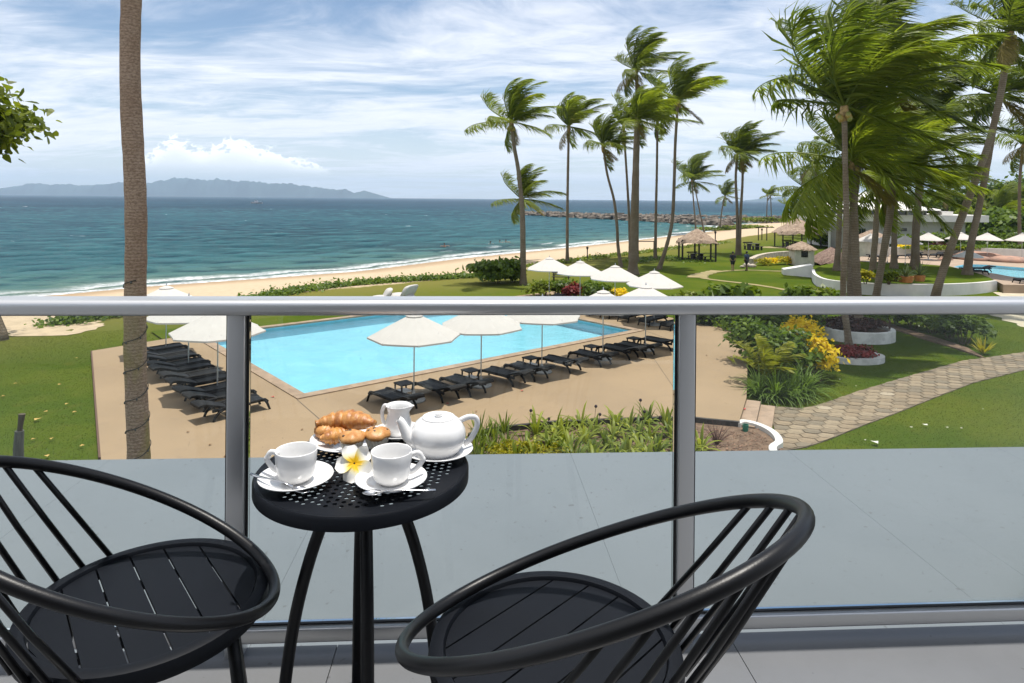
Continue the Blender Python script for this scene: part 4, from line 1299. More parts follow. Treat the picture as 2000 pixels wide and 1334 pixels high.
# ------------------------------------------------------------------ sun loungers
def lounger_parts():
    """black woven lounger lying along +x: foot at x=0, backrest towards x=1.95"""
    out = []
    prof = [(0.0, .24), (.06, .30), (.20, .335), (.5, .335), (.8, .325), (1.12, .325)]
    W = .62
    mb = MB()
    for i, (x, z) in enumerate(prof):
        mb.v += [(x, -W / 2, z), (x, W / 2, z), (x, W / 2, z - .065), (x, -W / 2, z - .065)]
    n = len(prof)
    for i in range(n - 1):
        for j in range(4):
            mb.f.append((i * 4 + j, (i + 1) * 4 + j, (i + 1) * 4 + (j + 1) % 4, i * 4 + (j + 1) % 4))
    mb.f += [(0, 1, 2, 3)[::1], tuple((n - 1) * 4 + j for j in (3, 2, 1, 0))]
    out.append(('seat', mb.mesh('seat', BLACK, 'auto')))
    mb = MB()
    prof = [(1.14, .325), (1.3, .37), (1.55, .46), (1.78, .53), (1.93, .535), (1.99, .505)]
    for i, (x, z) in enumerate(prof):
        mb.v += [(x, -W / 2, z), (x, W / 2, z), (x, W / 2, z - .065), (x, -W / 2, z - .065)]
    for i in range(n - 1):
        for j in range(4):
            mb.f.append((i * 4 + j, (i + 1) * 4 + j, (i + 1) * 4 + (j + 1) % 4, i * 4 + (j + 1) % 4))
    mb.f += [(0, 1, 2, 3), tuple((n - 1) * 4 + j for j in (3, 2, 1, 0))]
    out.append(('backrest', mb.mesh('backrest', BLACK, 'auto')))
    for s in (-1, 1):
        y = s * (W / 2 - .005)
        out.append(('side_rail', MB().tube([(.02, y, .235), (.10, y, .31), (.3, y, .325), (.75, y, .315), (1.2, y, .315), (1.62, y, .30)], .033, 6, flat=1.5).mesh('side_rail', BLACK, True)))
        out.append(('leg', MB().tube([(.10, y, .30), (.03, y * 1.02, .18), (-.04, y * 1.05, 0.0)], [.042, .038, .032], 6).mesh('leg', BLACK, True)))
        out.append(('leg', MB().tube([(1.22, y, .31), (1.42, y * 1.02, .25), (1.55, y * 1.05, .12), (1.60, y * 1.07, 0.0)], [.042, .04, .038, .034], 6).mesh('leg', BLACK, True)))
    out.append(('backrest_strut', MB().bar((1.5, 0, .30), (1.62, 0, .46), .5, .02).mesh('backrest_strut', BLACK)))
    return out
LP = lounger_parts()
def lounger(label, x, y, rz, group, z=0.0):
    T = thing('sun_lounger', label, 'sun lounger', (x, y, z), rz, group)
    for nm, m in LP:
        link(nm, m, T)
    return T
n = 0
for i, (a, b) in enumerate(UROW):
    for s in (-1, 1):
        x, y = pool_pt(a + s * .66 + (-.18 if s < 0 else .1), b + .82)
        n += 1
        lounger('black woven lounger in the near pool-edge row, %s from the left' % ORD[n - 1], x, y, A1 - PI / 2 + ru.uniform(-.07, .07) + .12, 'black loungers along the near pool edge')
for i in range(10):
    x, y = pool_pt(-1.42 + .04 * math.sin(i * 2.2), -.42 + i * .98 + (.12 if i % 2 else 0))
    lounger('black woven lounger in the left row, %s from the balcony' % ORD[i], x, y, A1 + PI + .10 + ru.uniform(-.05, .05), 'black loungers in the row left of the pool')
for i in range(8):
    x, y = pool_pt(17.7 + .1 * math.sin(i * 3), -.9 + i * 1.3)
    lounger('black woven lounger at the far right end of the pool, %s from the balcony' % ORD[i], x, y, A1 + ru.uniform(-.1, .1), 'black loungers at the far right pool end')
for i, (px, py) in enumerate(((1750, 505), (1722, 506), (1775, 503), (1805, 502), (1822, 503), (1862, 505), (1895, 531), (1925, 536))):
    p = at(px, py, .5)
    lounger('black lounger on the upper terrace, %s from the left' % ORD[(1, 0, 2, 3, 4, 5, 6, 7)[i]], p.x, p.y, .3 + ru.uniform(-.4, .4) + (PI if i % 2 else 0), 'black loungers on the upper terrace', .5)
p = at(1985, 553, .5)
lounger('dark lounger at the right edge in front of the terrace pool', p.x, p.y, .05, None, .5)
del_group = bpy.context.scene.objects
TOWEL = principled('white_towel', (.75, .74, .72), .9, bump=.5, bscale=50)
SLEG = MB().box((0, 0, .19), (.04, .04, .38)).mesh('leg', BLACK)
STOP = MB().box((0, 0, .40), (.48, .48, .04)).mesh('table_top', BLACK)
SSH = MB().box((0, 0, .16), (.36, .36, .03)).mesh('shelf', TOWEL)
for i, (a, b) in enumerate(UROW):
    x, y = pool_pt(a + .02, b + .62)
    T = thing('side_table', 'small square black side table by the %s umbrella of the near row' % ORD[i], 'side table', (x, y, 0), A1, 'side tables between the near loungers')
    link('table_top', STOP, T); link('shelf', SSH, T)
    for sx in (-1, 1):
        for sy in (-1, 1):
            link('leg', SLEG, T, (sx * .2, sy * .2, 0))

# white bean-bag seats on the grass past the pool
def blob_mesh(name, mat, prof, n=18, seed=0, sx=1, sy=1):
    g = random.Random(seed); mb = MB().lathe(prof, n, sx=sx, sy=sy)
    for i, v in enumerate(mb.v):
        a = math.atan2(v[1], v[0])
        k = 1 + .05 * math.sin(3 * a + v[2] * 6) + .03 * math.sin(7 * a + 2)
        mb.v[i] = (v[0] * k, v[1] * k, v[2])
    return mb.mesh(name, mat, True)
for i, (px, lb, rz) in enumerate(((744, 'smaller white cushioned bean bag seat on the grass past the pool', .4), (786, 'larger white cushioned bean bag seat on the grass past the pool', -.5))):
    p = at(px, 592, -.02); s = (.85, 1.12)[i]
    T = thing('bean_bag', lb, 'bean bag', (p.x, p.y, -.03), rz, 'white bean bags past the pool')
    o = link('seat', blob_mesh('seat', CLOTH, [(.02, 0), (.62, .0), (.80, .18), (.78, .38), (.60, .52), (.02, .56)], 20, i, 1, .8), T, scale=s)
    mb = MB().sphere((.45, 0, .72), .52, 16, 10, sx=.55, sy=1.15, sz=1.0, M=Matrix.Rotation(.35, 3, 'Y'))
    for iv, v in enumerate(mb.v):
        w_ = Vector(v) - Vector((.45, 0, .72)); k_ = .52
        q_ = Vector((w_.x / (k_ * .75), w_.y / (k_ * 1.15), w_.z / k_))
        q_ = Vector([math.copysign(abs(c_) ** .55, c_) for c_ in q_])
        mb.v[iv] = (.45 + q_.x * k_ * .42 + .18 * q_.z, q_.y * k_ * 1.0, .68 + q_.z * k_ * .72)
    o = mb.build('backrest', CLOTH, T, True); o.scale = (s,) * 3

# ------------------------------------------------------------------ gazebos, huts
def thatch_roof(w, d, z0, z1, over=.0, seed=0, ridge=.15):
    """hip roof in thatch: shaggy eaves and an uneven surface"""
    g = random.Random(seed)
    mb = MB(); n, m = 40, 8
    for i in range(m + 1):
        t = i / m
        for j in range(n):
            a = 2 * PI * j / n
            c, s = math.cos(a), math.sin(a)
            k = 1 / max(abs(c), abs(s))
            k = 1 + (k - 1) * .75
            rr = 1 - t * (1 - ridge * .3)
            x, y = c * k * w / 2 * rr, s * k * d / 2 * rr
            z = z0 + (z1 - z0) * (t ** .9) + g.uniform(-.05, .05) * (z1 - z0) * (1 - t * .6)
            if i == 0:
                z -= g.uniform(0, .14)
            mb.v.append((x * g.uniform(.97, 1.03), y * g.uniform(.97, 1.03), z))
    for i in range(m):
        for j in range(n):
            mb.f.append((i * n + j, i * n + (j + 1) % n, (i + 1) * n + (j + 1) % n, (i + 1) * n + j))
    mb.f.append(tuple(m * n + j for j in range(n)))
    o = len(mb.v)
    for j in range(n):
        x, y, z = mb.v[j]
        mb.v.append((x * .9, y * .9, z - .02))
    mb.v.append((0, 0, z1 - .35)); c = len(mb.v) - 1
    for j in range(n):
        mb.f.append((j, o + j, o + (j + 1) % n, (j + 1) % n)); mb.f.append((o + j, c, o + (j + 1) % n))
    for j in range(150):                      # loose straw at the eaves
        i = g.randrange(n); x, y, z = mb.v[i]; L = g.uniform(.1, .3)
        mb.add([(x, y, z + .08), (x + .03, y + .03, z + .06), (x * 1.02 + g.uniform(-.08, .08), y * 1.02, z - L)], [(0, 1, 2)])
    return mb
def gazebo(label, c, w, d, h, zr, rz, seed, nposts=3):
    T = thing('thatched_gazebo', label, 'gazebo', c, rz)
    thatch_roof(w * 1.12, d * 1.12, h, zr, seed=seed).build('roof', THATCH, T)
    for ix in range(nposts):
        for sy in (-1, 1):
            x = -w * .46 + w * .92 * ix / (nposts - 1)
            MB().tube([(x, sy * d * .44, -.1), (x, sy * d * .44, h + .25)], .095, 8).build('post', DARKW, T)
    for sy in (-1, 1):
        MB().bar((-w * .5, sy * d * .44, h + .06), (w * .5, sy * d * .44, h + .06), .1, .13).build('beam', DARKW, T)
    MB().bar((w * .46, -d * .44, .35), (w * .46, d * .44, .35), .05, .08).build('rail', DARKW, T)
    return T
def dining(label, c, rz, s=1.0):
    T = thing('garden_table', label, 'table set', c, rz, None, s)
    MB().box((0, 0, .72), (1.5, .8, .06)).build('table_top', DARKW, T)
    for sx in (-1, 1):
        MB().box((sx * .6, 0, .35), (.09, .6, .69)).build('trestle', DARKW, T)
    for sy in (-1, 1):
        MB().box((0, sy * .72, .43), (1.5, .28, .05)).build('bench_seat', DARKW, T)
        for sx in (-1, 1):
            MB().box((sx * .6, sy * .72, .2), (.08, .24, .41)).build('bench_leg', DARKW, T)
    for sx in (-1, 1):
        MB().bar((sx * .5, .86, .4), (sx * .5, .98, .9), .05).build('backrest_post', DARKW, T)
    MB().bar((-.7, .96, .82), (.7, .96, .82), .04, .14).build('backrest', DARKW, T)
    return T
c = gat(1361, 508); gazebo('small thatched gazebo on dark posts standing on the lawn', c, 3.7, 3.2, 2.0, 3.35, -.12, 1)
dining('dark wooden table with benches under the small thatched gazebo', c, .3, .95)
c = gat(1557, 483); gazebo('larger thatched gazebo in front of the white pavilion', c, 5.4, 4.2, 2.0, 4.0, -.1, 2)
dining('dark wooden table with benches under the larger thatched gazebo', (c.x - .8, c.y, c.z), .2, 1.1)
c = gat(1471, 488); dining('dark picnic table standing in the open on the lawn', c, .35, 1.1)
c = gat(1096, 549); dining('dark wooden table behind the far umbrellas beside the garden bed', c, -.1, .95)

HUTW = principled('hut_wall', (.60, .56, .48), .85, var=.1, vscale=2, bump=.2)
def hut(label, c, w, h, zr, rz, seed, win=True):
    T = thing('thatched_hut', label, 'hut', c, rz)
    MB().box((0, 0, h / 2 - .1), (w, w, h + .2)).build('wall', HUTW, T)
    thatch_roof(w * 1.35, w * 1.35, h - .05, zr, seed=seed).build('roof', THATCH, T)
    if win:
        f = MB().box((0, -w / 2 - .012, h * .68), (w * .34, .05, h * .36)).build('window', DARKW, T)
        MB().box((0, -w / 2 - .045, h * .68), (w * .28, .02, h * .29)).build('pane', principled('dark_pane', (.01, .012, .014), .2), f)
c = gat(1565, 517); hut('small white kiosk hut with a brown thatched cap', c, 1.85, 1.65, 2.35, -.1, 3)
c = at(1702, 505, .2); hut('larger white hut with thatched roof between the palm trunks', (c.x, c.y, .2), 2.4, 2.1, 3.1, .5, 4, False)
c = at(1623, 514, .1)
T = thing('thatch_shelter', 'low mound-shaped thatched shelter between the kiosk hut and palms', 'shelter', (c.x, c.y, .1), .1)
thatch_roof(4.0, 3.0, .15, 1.6, seed=9).build('roof', principled('old_thatch', (.16, .10, .08), .95, col2=(.27, .19, .15), vscale=6, bump=1, bscale=14), T)
for sx in (-1, 1):
    for sy in (-1, 1):
        MB().tube([(sx * 1.2, sy * .9, -.2), (sx * 1.2, sy * .9, .6)], .07, 6).build('post', DARKW, T)

# stone edging with yellow flowers near the kiosk
SROCK = principled('pale_rock', (.50, .44, .36), .9, col2=(.33, .27, .2), vscale=3, bump=.6, bscale=9)
wall_pts = [gxy(1466, 518), gxy(1480, 510), gxy(1505, 504), gxy(1540, 501)]
mb = MB(); ribbon(mb, spline(wall_pts, 5), .5, -.2, .55)
tag(mb.build('stone_wall', SROCK), 'low curved pale stone wall leading to the kiosk hut', 'wall')
for i, (px, py, r_) in enumerate(((1459, 521, .38), (1470, 522, .33), (1450, 523, .22))):
    p = gat(px, py); mb = MB(); rock(mb, (0, 0, 0), r_, rg, .8)
    tag(mb.build('boulder', SROCK, None, True, (p.x, p.y, p.z + .1)), ('white boulder at the end of the low stone wall', 'rounded white boulder against the low stone wall', 'small pale stone next to the walking people')[i], 'boulder')
for i, px in enumerate((1488, 1505, 1522, 1538)):
    p = gat(px, 518 - i * .9)
    shrub('flower_clump', 'yellow flowering clump before the low stone wall, %s from the left' % ORD[i], (p.x, p.y - .2, p.z), (.75, .5, .35), 420, .13, LEAF_Y if i % 2 else LEAF_YG, 200 + i, 'flowers', 'yellow flowers by the stone wall', 8, stems=0)

# ------------------------------------------------------------------ white pavilion
PW = principled('pavilion_white', (.52, .505, .47), .8, var=.08, vscale=.35, bump=.05)
PROOF = principled('pavilion_roof', (.74, .71, .66), .7, var=.06, vscale=.3)
PGL = principled('pavilion_glass', (.018, .028, .03), .12, spec=.6)
PB = at(1690, 474, 0.0)
YB = 88.0
pv = thing('pavilion', 'low white pavilion building with flat canopy and swept tent-like roof', 'building', (PX * 0 + (1690 - 1000) / F * YB, YB, 0))
def bx(px, Y=YB): return (px - 1000) / F * Y - pv.location.x
x0, x1 = bx(1640), bx(1888)
MB().box(((x0 + x1) / 2, 5, 1.85), (x1 - x0, 9.6, 3.7)).build('wall', PW, pv)
mb = MB(); mb.prism([(bx(1598), -1.6), (bx(1915), -1.6), (bx(1925), 3), (bx(1915), 10.5), (bx(1605), 10.5)], 3.72, 4.62)
mb.build('canopy', PROOF, pv)
for px in (1612, 1640.2, 1664):
    MB().box((bx(px), -1.2, 1.84), (.22, .22, 3.7)).build('column', PW, pv)
for k, px in enumerate((1648, 1657, 1666, 1675, 1684)):
    f = MB().box((bx(px + 4), .17, 1.45), (bx(px + 8.4) - bx(px), .1, 2.7)).build('window', principled('pav_frame', (.5, .5, .48), .5), pv)
    MB().box((bx(px + 4), .105, 1.45), (bx(px + 7.6) - bx(px), .05, 2.5)).build('pane', PGL, f)
for px, w_ in ((1767, .62), (1842, .4)):
    f = MB().box((bx(px), .18, 2.6), (w_ * 1.5, .08, .55)).build('window', PW, pv)
    MB().box((bx(px), .13, 2.6), (w_ * 1.3, .05, .42)).build('pane', PGL, f)
cxr = bx(1732) ; RRf = 9.0
mb = MB(); mb.lathe([(RRf * .80, 4.63), (RRf * .80, 5.3)], 28, (cxr, 5.2, 0)); mb.build('clerestory', PGL, pv)
for k in range(28):
    a = 2 * PI * k / 28
    MB().box((cxr + math.cos(a) * RRf * .81, 5.2 + math.sin(a) * RRf * .81, 4.98), (.16, .16, .7), a).build('clerestory_post', PW, pv)
mb = MB(); mb.lathe([(.3, 7.75), (1.2, 7.35), (3.0, 6.75), (5.2, 6.1), (7.2, 5.65), (RRf, 5.33), (RRf + .05, 5.2), (RRf * .8, 5.26), (.3, 5.3)], 28, (cxr, 5.2, 0))
mb.build('swept_roof', PROOF, pv)
# further roofs of the pavilion, to the right
MB().prism([(bx(1835), -.5), (bx(1857), -.5), (bx(1857), 2), (bx(1835), 2)], 4.63, 5.1).build('roof_vent', PROOF, pv)
mb = MB(); a = atY(1935, 460, 95); b = atY(2060, 462, 95)
mb.box(((a.x + b.x) / 2, 95, .9), (b.x - a.x, .3, 1.9)); mb.box(((a.x + b.x) / 2, 95, 1.93), (b.x - a.x + .4, .8, .16))
tag(mb.build('boundary_wall', PW), 'pale boundary wall with a capping under the tree line at the right edge', 'wall')

# ------------------------------------------------------------------ beach things
TORCH = principled('charred_wood', (.02, .017, .015), .8)
def torch(label, px, py, h, r=.05):
    p = gat(px, py)
    T = thing('torch_post', label, 'torch', p, 0, 'black torch posts on the beach edge')
    MB().tube([(0, 0, -.2), (0, 0, h * .82)], r * .7, 6).build('pole', TORCH, T)
    MB().lathe([(0, h * .78), (r, h * .82), (r * 1.5, h * .92), (r * 1.2, h), (0, h)], 8).build('torch_head', TORCH, T)
torch('black torch post in front of the round beach bush', 947, 549, 1.7, .07)
torch('black torch post beside the curving palm trunk', 1019, 545, 2.4, .08)
torch('black torch post standing alone between palms above the white umbrellas', 1147, 509, 1.5, .09)
torch('small thin torch stake on the sand left of the round beach bush', 890, 543, .75, .045)
torch('black post beside the small thatched gazebo', 1397, 478, 2.0, .12)
torch('black post at the top of the sand left of the larger gazebo', 1488, 469, 1.9, .11)
p = gat(1277, 505)
T = thing('goal_frame', 'dark wooden goal frame on the sand beside the thick palm trunk', 'goal', p)
wg = 33 / F * p.y
for x in (0, -wg):
    MB().box((x, 0, .88), (.09, .09, 1.9)).build('post', DARKW, T)
MB().box((-wg / 2, 0, 1.87), (wg + .09, .09, .09)).build('crossbar', DARKW, T)
p = gat(1488, 470)
T = thing('arbor_frame', 'open dark beam frame on the sand left of the larger gazebo', 'frame', p)
for x in (-.45, .9):
    MB().box((x, 0.3, 1.0), (.12, .12, 2.2)).build('post', DARKW, T)
MB().box((.6, .3, 2.12), (3.0, .12, .12)).build('beam', DARKW, T)
p = gat(1004, 533)
T = thing('driftwood', 'dark tangled driftwood leaning by the round beach bush', 'driftwood', p)
MB().tube([(-.5, 0, 0), (0, .1, .4), (.5, 0, .9), (.62, 0, 1.1)], [.07, .06, .05, .02], 6).tube([(-.1, 0, .35), (.2, .1, .85), (.0, .1, 1.0)], [.05, .04, .015], 6).tube([(.3, 0, .7), (.55, -.1, .6)], [.04, .02], 5).build('branch', DARKW, T)

# rock groynes
GRK = principled('groyne_rock', (.085, .070, .055), .95, col2=(.17, .14, .11), vscale=.4, bump=.5, bscale=1.5)
def groyne(label, pts, n, r_, w, seed, h=1.4):
    g = random.Random(seed); mb = MB()
    P = spline(pts, 10)
    for i in range(n):
        f = g.random() * (len(P) - 1.001); k = int(f); q = P[k] + (P[k + 1] - P[k]) * (f - k)
        off = g.gauss(0, w * .35); t = max(0, 1 - abs(off) / w)
        d_ = P[k + 1] - P[k]; d_ = d_ / np.linalg.norm(d_)
        mb_c = (q[0] - d_[1] * off, q[1] + d_[0] * off, SEA - .2 + h * t * g.uniform(.3, 1.0))
        rock(mb, mb_c, r_ * g.uniform(.5, 1.4), g)
    o = mb.build('rock_groyne', GRK, None)
    tag(o, label, 'groyne')
groyne('long dark boulder groyne running from the beach out into the sea', [xy(1009, 419, SEA), xy(1100, 424, SEA), xy(1180, 428, SEA), xy(1260, 432, SEA), xy(1340, 437, SEA), xy(1420, 441, SEA)], 900, 1.25, 3.0, 1, 1.9)
groyne('thin far rock reef line on the sea beyond the long groyne', [xy(1245, 421, SEA), xy(1330, 423, SEA), xy(1400, 424.5, SEA), xy(1500, 426, SEA), xy(1580, 428, SEA)], 260, .9, 1.6, 2, .9)
groyne('rocky spit carrying the tiny far palms', [xy(1432, 434, SEA), xy(1470, 434, SEA), xy(1510, 436, SEA), xy(1560, 438, SEA)], 330, 1.3, 5, 3, 1.7)
gsp = at(1497, 434, -.6)
shrub('spit_bushes', 'olive scrub on the rocky spit under the tiny palms', (gsp.x, gsp.y, -.9), (7, 2.2, .9), 900, .5, LEAF_L, 333, stems=0)
p = at(1400, 446, -.8)
for i, px in enumerate((1395, 1430, 1465)):
    p = at(px, 445, -.9)
    shrub('dune_scrub', 'low olive scrub at the root of the long groyne, %s from the left' % ORD[i], (p.x, p.y, tz(p.x, p.y) - .2), (4.2, 2.5, .55), 700, .4, LEAF_L, 340 + i, group='scrub at the groyne root', stems=0)

# boat
def boat():
    p = at(501, 397.5, SEA)
    T = thing('fishing_boat', 'small pale fishing boat far out on the sea before the island', 'boat', (p.x, p.y, SEA))
    L, W = 13.0, 3.6
    mb = MB(); n = 10
    for i in range(n + 1):
        t = i / n; x = -L / 2 + L * t
        w = W / 2 * (1 - max(0, (.35 - t) / .35) ** 2.2) * (.85 + .15 * (1 - t))
        z = 1.15 + .9 * max(0, .4 - t) ** 1.3 * 2.2
        mb.v += [(x, -w, z), (x, -w * .75, -.2), (x, w * .75, -.2), (x, w, z)]
    for i in range(n):
        for j in range(4):
            mb.f.append((i * 4 + j, i * 4 + (j + 1) % 4, (i + 1) * 4 + (j + 1) % 4, (i + 1) * 4 + j))
    mb.f += [(3, 2, 1, 0), tuple(n * 4 + j for j in range(4))]
    mb.build('hull', principled('boat_hull', (.45, .42, .40), .6, col2=(.30, .29, .29), vscale=.5), T)
    cw = principled('boat_cabin', (.62, .62, .64), .5)
    MB().box((-.6, 0, 2.2), (3.0, 2.4, 2.1)).build('cabin', cw, T)
    MB().box((-.6, 0, 3.35), (3.6, 2.8, .16)).build('cabin_roof', principled('boat_roof', (.2, .24, .32), .5), T)
    MB().box((-2.13, 0, 2.5), (.08, 1.8, .7)).build('windscreen', PGL, T)
    MB().tube([(-.3, 0, 3.3), (-.2, 0, 5.4)], .06, 5).build('mast', STEEL, T)
    MB().box((3.6, 0, 2.6), (4.0, 2.9, .12)).build('awning', cw, T)
    for sx in (2, 5.2):
        for sy in (-1.3, 1.3):
            MB().bar((sx, sy, 1.0), (sx, sy, 2.6), .08).build('awning_post', STEEL, T)
boat()

# ------------------------------------------------------------------ people
SKIN = principled('skin', (.30, .17, .11), .6)
SKIN_D = principled('skin_dark', (.13, .075, .05), .6)
def skinned(name, joints, edges, mat, parent, sub=2):
    me = bpy.data.meshes.new(name)
    me.from_pydata([j[:3] for j in joints], edges, [])
    o = link(name, me, parent)
    sk = o.modifiers.new('skin', 'SKIN')
    for i, j in enumerate(joints):
        sv = me.skin_vertices[0].data[i]
        r_ = j[3]
        sv.radius = (r_, r_) if not isinstance(r_, tuple) else r_
    me.skin_vertices[0].data[0].use_root = True
    ss = o.modifiers.new('sub', 'SUBSURF'); ss.levels = sub; ss.render_levels = sub
    me.materials.append(mat)
    return o
def person(label, px, py, rz, h, shirt, short, skin, stride=.12, hairc=(.012, .010, .009)):
    p = gat(px, py)
    T = thing('person', label, 'person', p, rz, None, h / 1.72)
    # faces -y (towards the camera) at rz = 0
    J = [(0, 0, .93, .13), (0, 0, 1.12, .12), (0, 0, 1.32, .15), (0, 0, 1.45, .075), (0, -.005, 1.53, .055), (0, -.01, 1.60, .085), (0, -.012, 1.68, .085),
         (-.10, 0, .88, .09), (-.10, -stride, .50, .062), (-.10, -stride * .9, .08, .042), (-.10, -stride * .9 - .14, .03, .035),
         (.10, 0, .88, .09), (.10, stride, .50, .062), (.10, stride * 1.5, .08, .042), (.10, stride * 1.5 - .14, .03, .035),
         (-.19, 0, 1.40, .06), (-.24, .06, 1.14, .045), (-.23, -.02, .91, .034), (-.225, -.04, .82, .03),
         (.19, 0, 1.40, .06), (.24, .04, 1.14, .045), (.23, -.05, .91, .034), (.225, -.07, .82, .03)]
    E = [(0, 1), (1, 2), (2, 3), (3, 4), (4, 5), (5, 6), (0, 7), (7, 8), (8, 9), (9, 10), (0, 11), (11, 12), (12, 13), (13, 14), (2, 15), (15, 16), (16, 17), (17, 18), (2, 19), (19, 20), (20, 21), (21, 22)]
    skinned('body', J, E, skin, T)
    sh = [(0, 0, .90, .16), (0, 0, 1.12, .15), (0, 0, 1.33, .18), (0, 0, 1.44, .10), (-.2, 0, 1.40, .085), (-.245, .06, 1.17, .07), (.2, 0, 1.40, .085), (.245, .05, 1.17, .07)]
    skinned('shirt', sh, [(0, 1), (1, 2), (2, 3), (2, 4), (4, 5), (2, 6), (6, 7)], shirt, T)
    st = [(0, 0, .95, .155), (-.10, 0, .86, .115), (-.10, -stride * .9, .54, .09), (.10, 0, .86, .115), (.10, stride * .9, .54, .09)]
    skinned('shorts', st, [(0, 1), (1, 2), (0, 3), (3, 4)], short, T)
    MB().sphere((0, .012, 1.665), .105, 12, 8, sy=1.05, sz=1.0).build('hair', principled('hair', hairc, .6), T, True)
    return T
person('person in a dark vest over white sleeves, walking away on the lawn path', 1431, 529, PI - .1, 1.72, principled('dark_top', (.010, .011, .018), .8), principled('dark_short', (.012, .012, .016), .8), SKIN)
person('person in a navy shirt and dark trousers walking beside the white boulder', 1458, 529, PI + .5, 1.76, principled('navy_shirt', (.020, .036, .085), .8), principled('black_trousers', (.008, .008, .012), .8), SKIN_D)
def swimmer(label, px, py, arm):
    p = at(px, py, SEA)
    T = thing('person', label, 'person', (p.x, p.y, SEA), arm, 'swimmers off the beach')
    J = [(0, 0, -.35, .17), (0, 0, -.05, .19), (0, 0, .16, .08), (0, 0, .26, .07), (0, 0, .36, .11), (0, 0, .46, .10), (-.24, 0, .02, .08), (-.5, -.15, .05 + .1 * arm, .06), (-.75, -.3, .02, .05), (.24, 0, .02, .08), (.55, -.12, .12, .06), (.85, -.2, .0, .05)]
    skinned('body', J, [(0, 1), (1, 2), (2, 3), (3, 4), (4, 5), (1, 6), (6, 7), (7, 8), (1, 9), (9, 10), (10, 11)], SKIN, T)
    MB().sphere((0, .02, .45), .135, 10, 7).build('hair', principled('hair', (.012, .010, .009), .6), T, True)
swimmer('person swimming alone in the shallows, leftmost of the swimmers', 868, 481, .3)
swimmer('person swimming in the shallows, middle of the swimmers', 958, 477, .8)
swimmer('person swimming in the shallows, second from the right', 976, 474.5, -.5)
swimmer('person swimming in the shallows, rightmost of the swimmers', 988, 473.5, .1)

# ================================================================== PLANTING
p = gat(968, 553); shrub('beach_bush', 'round dense green bush with big leaves at the edge of the sand', (p.x, p.y, -.15), (1.75, 1.5, .95), 3000, .24, LEAF_M, 400, 'bush', clumps=26, oval=True)
p = gat(1008, 551); shrub('beach_bush', 'smaller leafy bush tucked against the curving palm trunk', (p.x - .2, p.y, -.1), (.75, .7, .55), 800, .2, LEAF_M, 401, 'bush')
# creeping beach plants: long ragged strips of leaves
def creeper(name, label, pts, w, n, size, mat, seed, h=.4):
    g = np.random.default_rng(seed)
    P = np.array(spline(pts, 8)); f = g.random(n) * (len(P) - 1.001); k = f.astype(int)
    Q = P[k] + (P[k + 1] - P[k]) * (f - k)[:, None]
    lump = .65 + .35 * np.sin(f * 1.9 + seed) * np.sin(f * .7)
    o_ = g.normal(size=(n, 2)) * w * .45 * lump[:, None]
    X, Y = Q[:, 0] + o_[:, 0], Q[:, 1] + o_[:, 1]
    Z = terrain(X, Y) + np.abs(g.normal(size=n)) * h * .45 * lump + .04
    nr = g.normal(size=(n, 3)) * .6 + np.array([0, -.2, 1.0]); nr /= np.linalg.norm(nr, axis=1)[:, None]
    t = np.cross(nr, g.normal(size=(n, 3))); t /= np.linalg.norm(t, axis=1)[:, None]; b = np.cross(nr, t)
    s = size * g.uniform(.6, 1.3, n)[:, None]; C = np.stack([X, Y, Z], 1)
    V = np.stack([C - t * s * .7, C + b * s * .5, C + t * s * .7, C - b * s * .5], 1).reshape(-1, 3)
    o = stuff(link(name, np_mesh(name, V, np.arange(4 * n).reshape(-1, 4), mat)))
    o['label'] = label
creeper('beach_creeper', 'green creeping plants edging the sand past the pool', [gxy(470, 592), gxy(560, 574), gxy(640, 562), gxy(740, 553), gxy(830, 547), gxy(925, 541)], 1.5, 9000, .17, LEAF_M, 5, .5)
creeper('beach_creeper', 'green creeping plants beside the sandy path at left', [gxy(115, 634), gxy(160, 626), gxy(215, 618), gxy(280, 610), gxy(350, 600)], 1.5, 3500, .18, LEAF_M, 6, .45)
creeper('beach_creeper', 'low creepers along the sand edge behind the palm grove', [gxy(1030, 522), gxy(1120, 510), gxy(1180, 502), gxy(1260, 493), gxy(1330, 484), gxy(1420, 474)], 1.8, 5000, .2, LEAF_L, 7, .35)
creeper('ground_cover', 'dark green ground cover patches between the palm grove trunks', [gxy(1240, 512), gxy(1300, 503), gxy(1350, 512)], 2.6, 2600, .14, LEAF_M, 8, .2)

SB = (('leafy shrub with reddish leaves under the second far umbrella', 1100, 575, .9, .55, LEAF_M), ('olive shrub under the far umbrellas beside the dark table', 1062, 572, 1.0, .5, LEAF_L), ('green shrub between the poles of the far umbrellas', 1150, 578, 1.0, .6, LEAF_M), ('red tinged shrub below the far umbrellas', 1118, 580, .6, .5, LEAF_R), ('dark green shrub beside the yellow bush', 1170, 585, .9, .55, LEAF_D))
for i, (lb, px, py, r_, h_, mt) in enumerate(SB):
    p = at(px, py + 8, 0); shrub('garden_shrub', lb, (p.x, p.y + .5, -.05), (r_, r_ * .8, h_), 700, .16, mt, 420 + i)
p = at(1207, 590, 0); shrub('yellow_bush', 'round bright yellow bush below the far umbrellas', (p.x, p.y, 0), (.62, .6, .42), 900, .10, LEAF_Y, 430, 'bush')
p = at(1426, 604, -.2); shrub('large_leaf_bush', 'bush with large glossy leaves rising just above the railing', (p.x, p.y, -.2), (1.35, 1.0, .72), 900, .34, LEAF_M, 431, 'bush', clumps=22, oval=True)
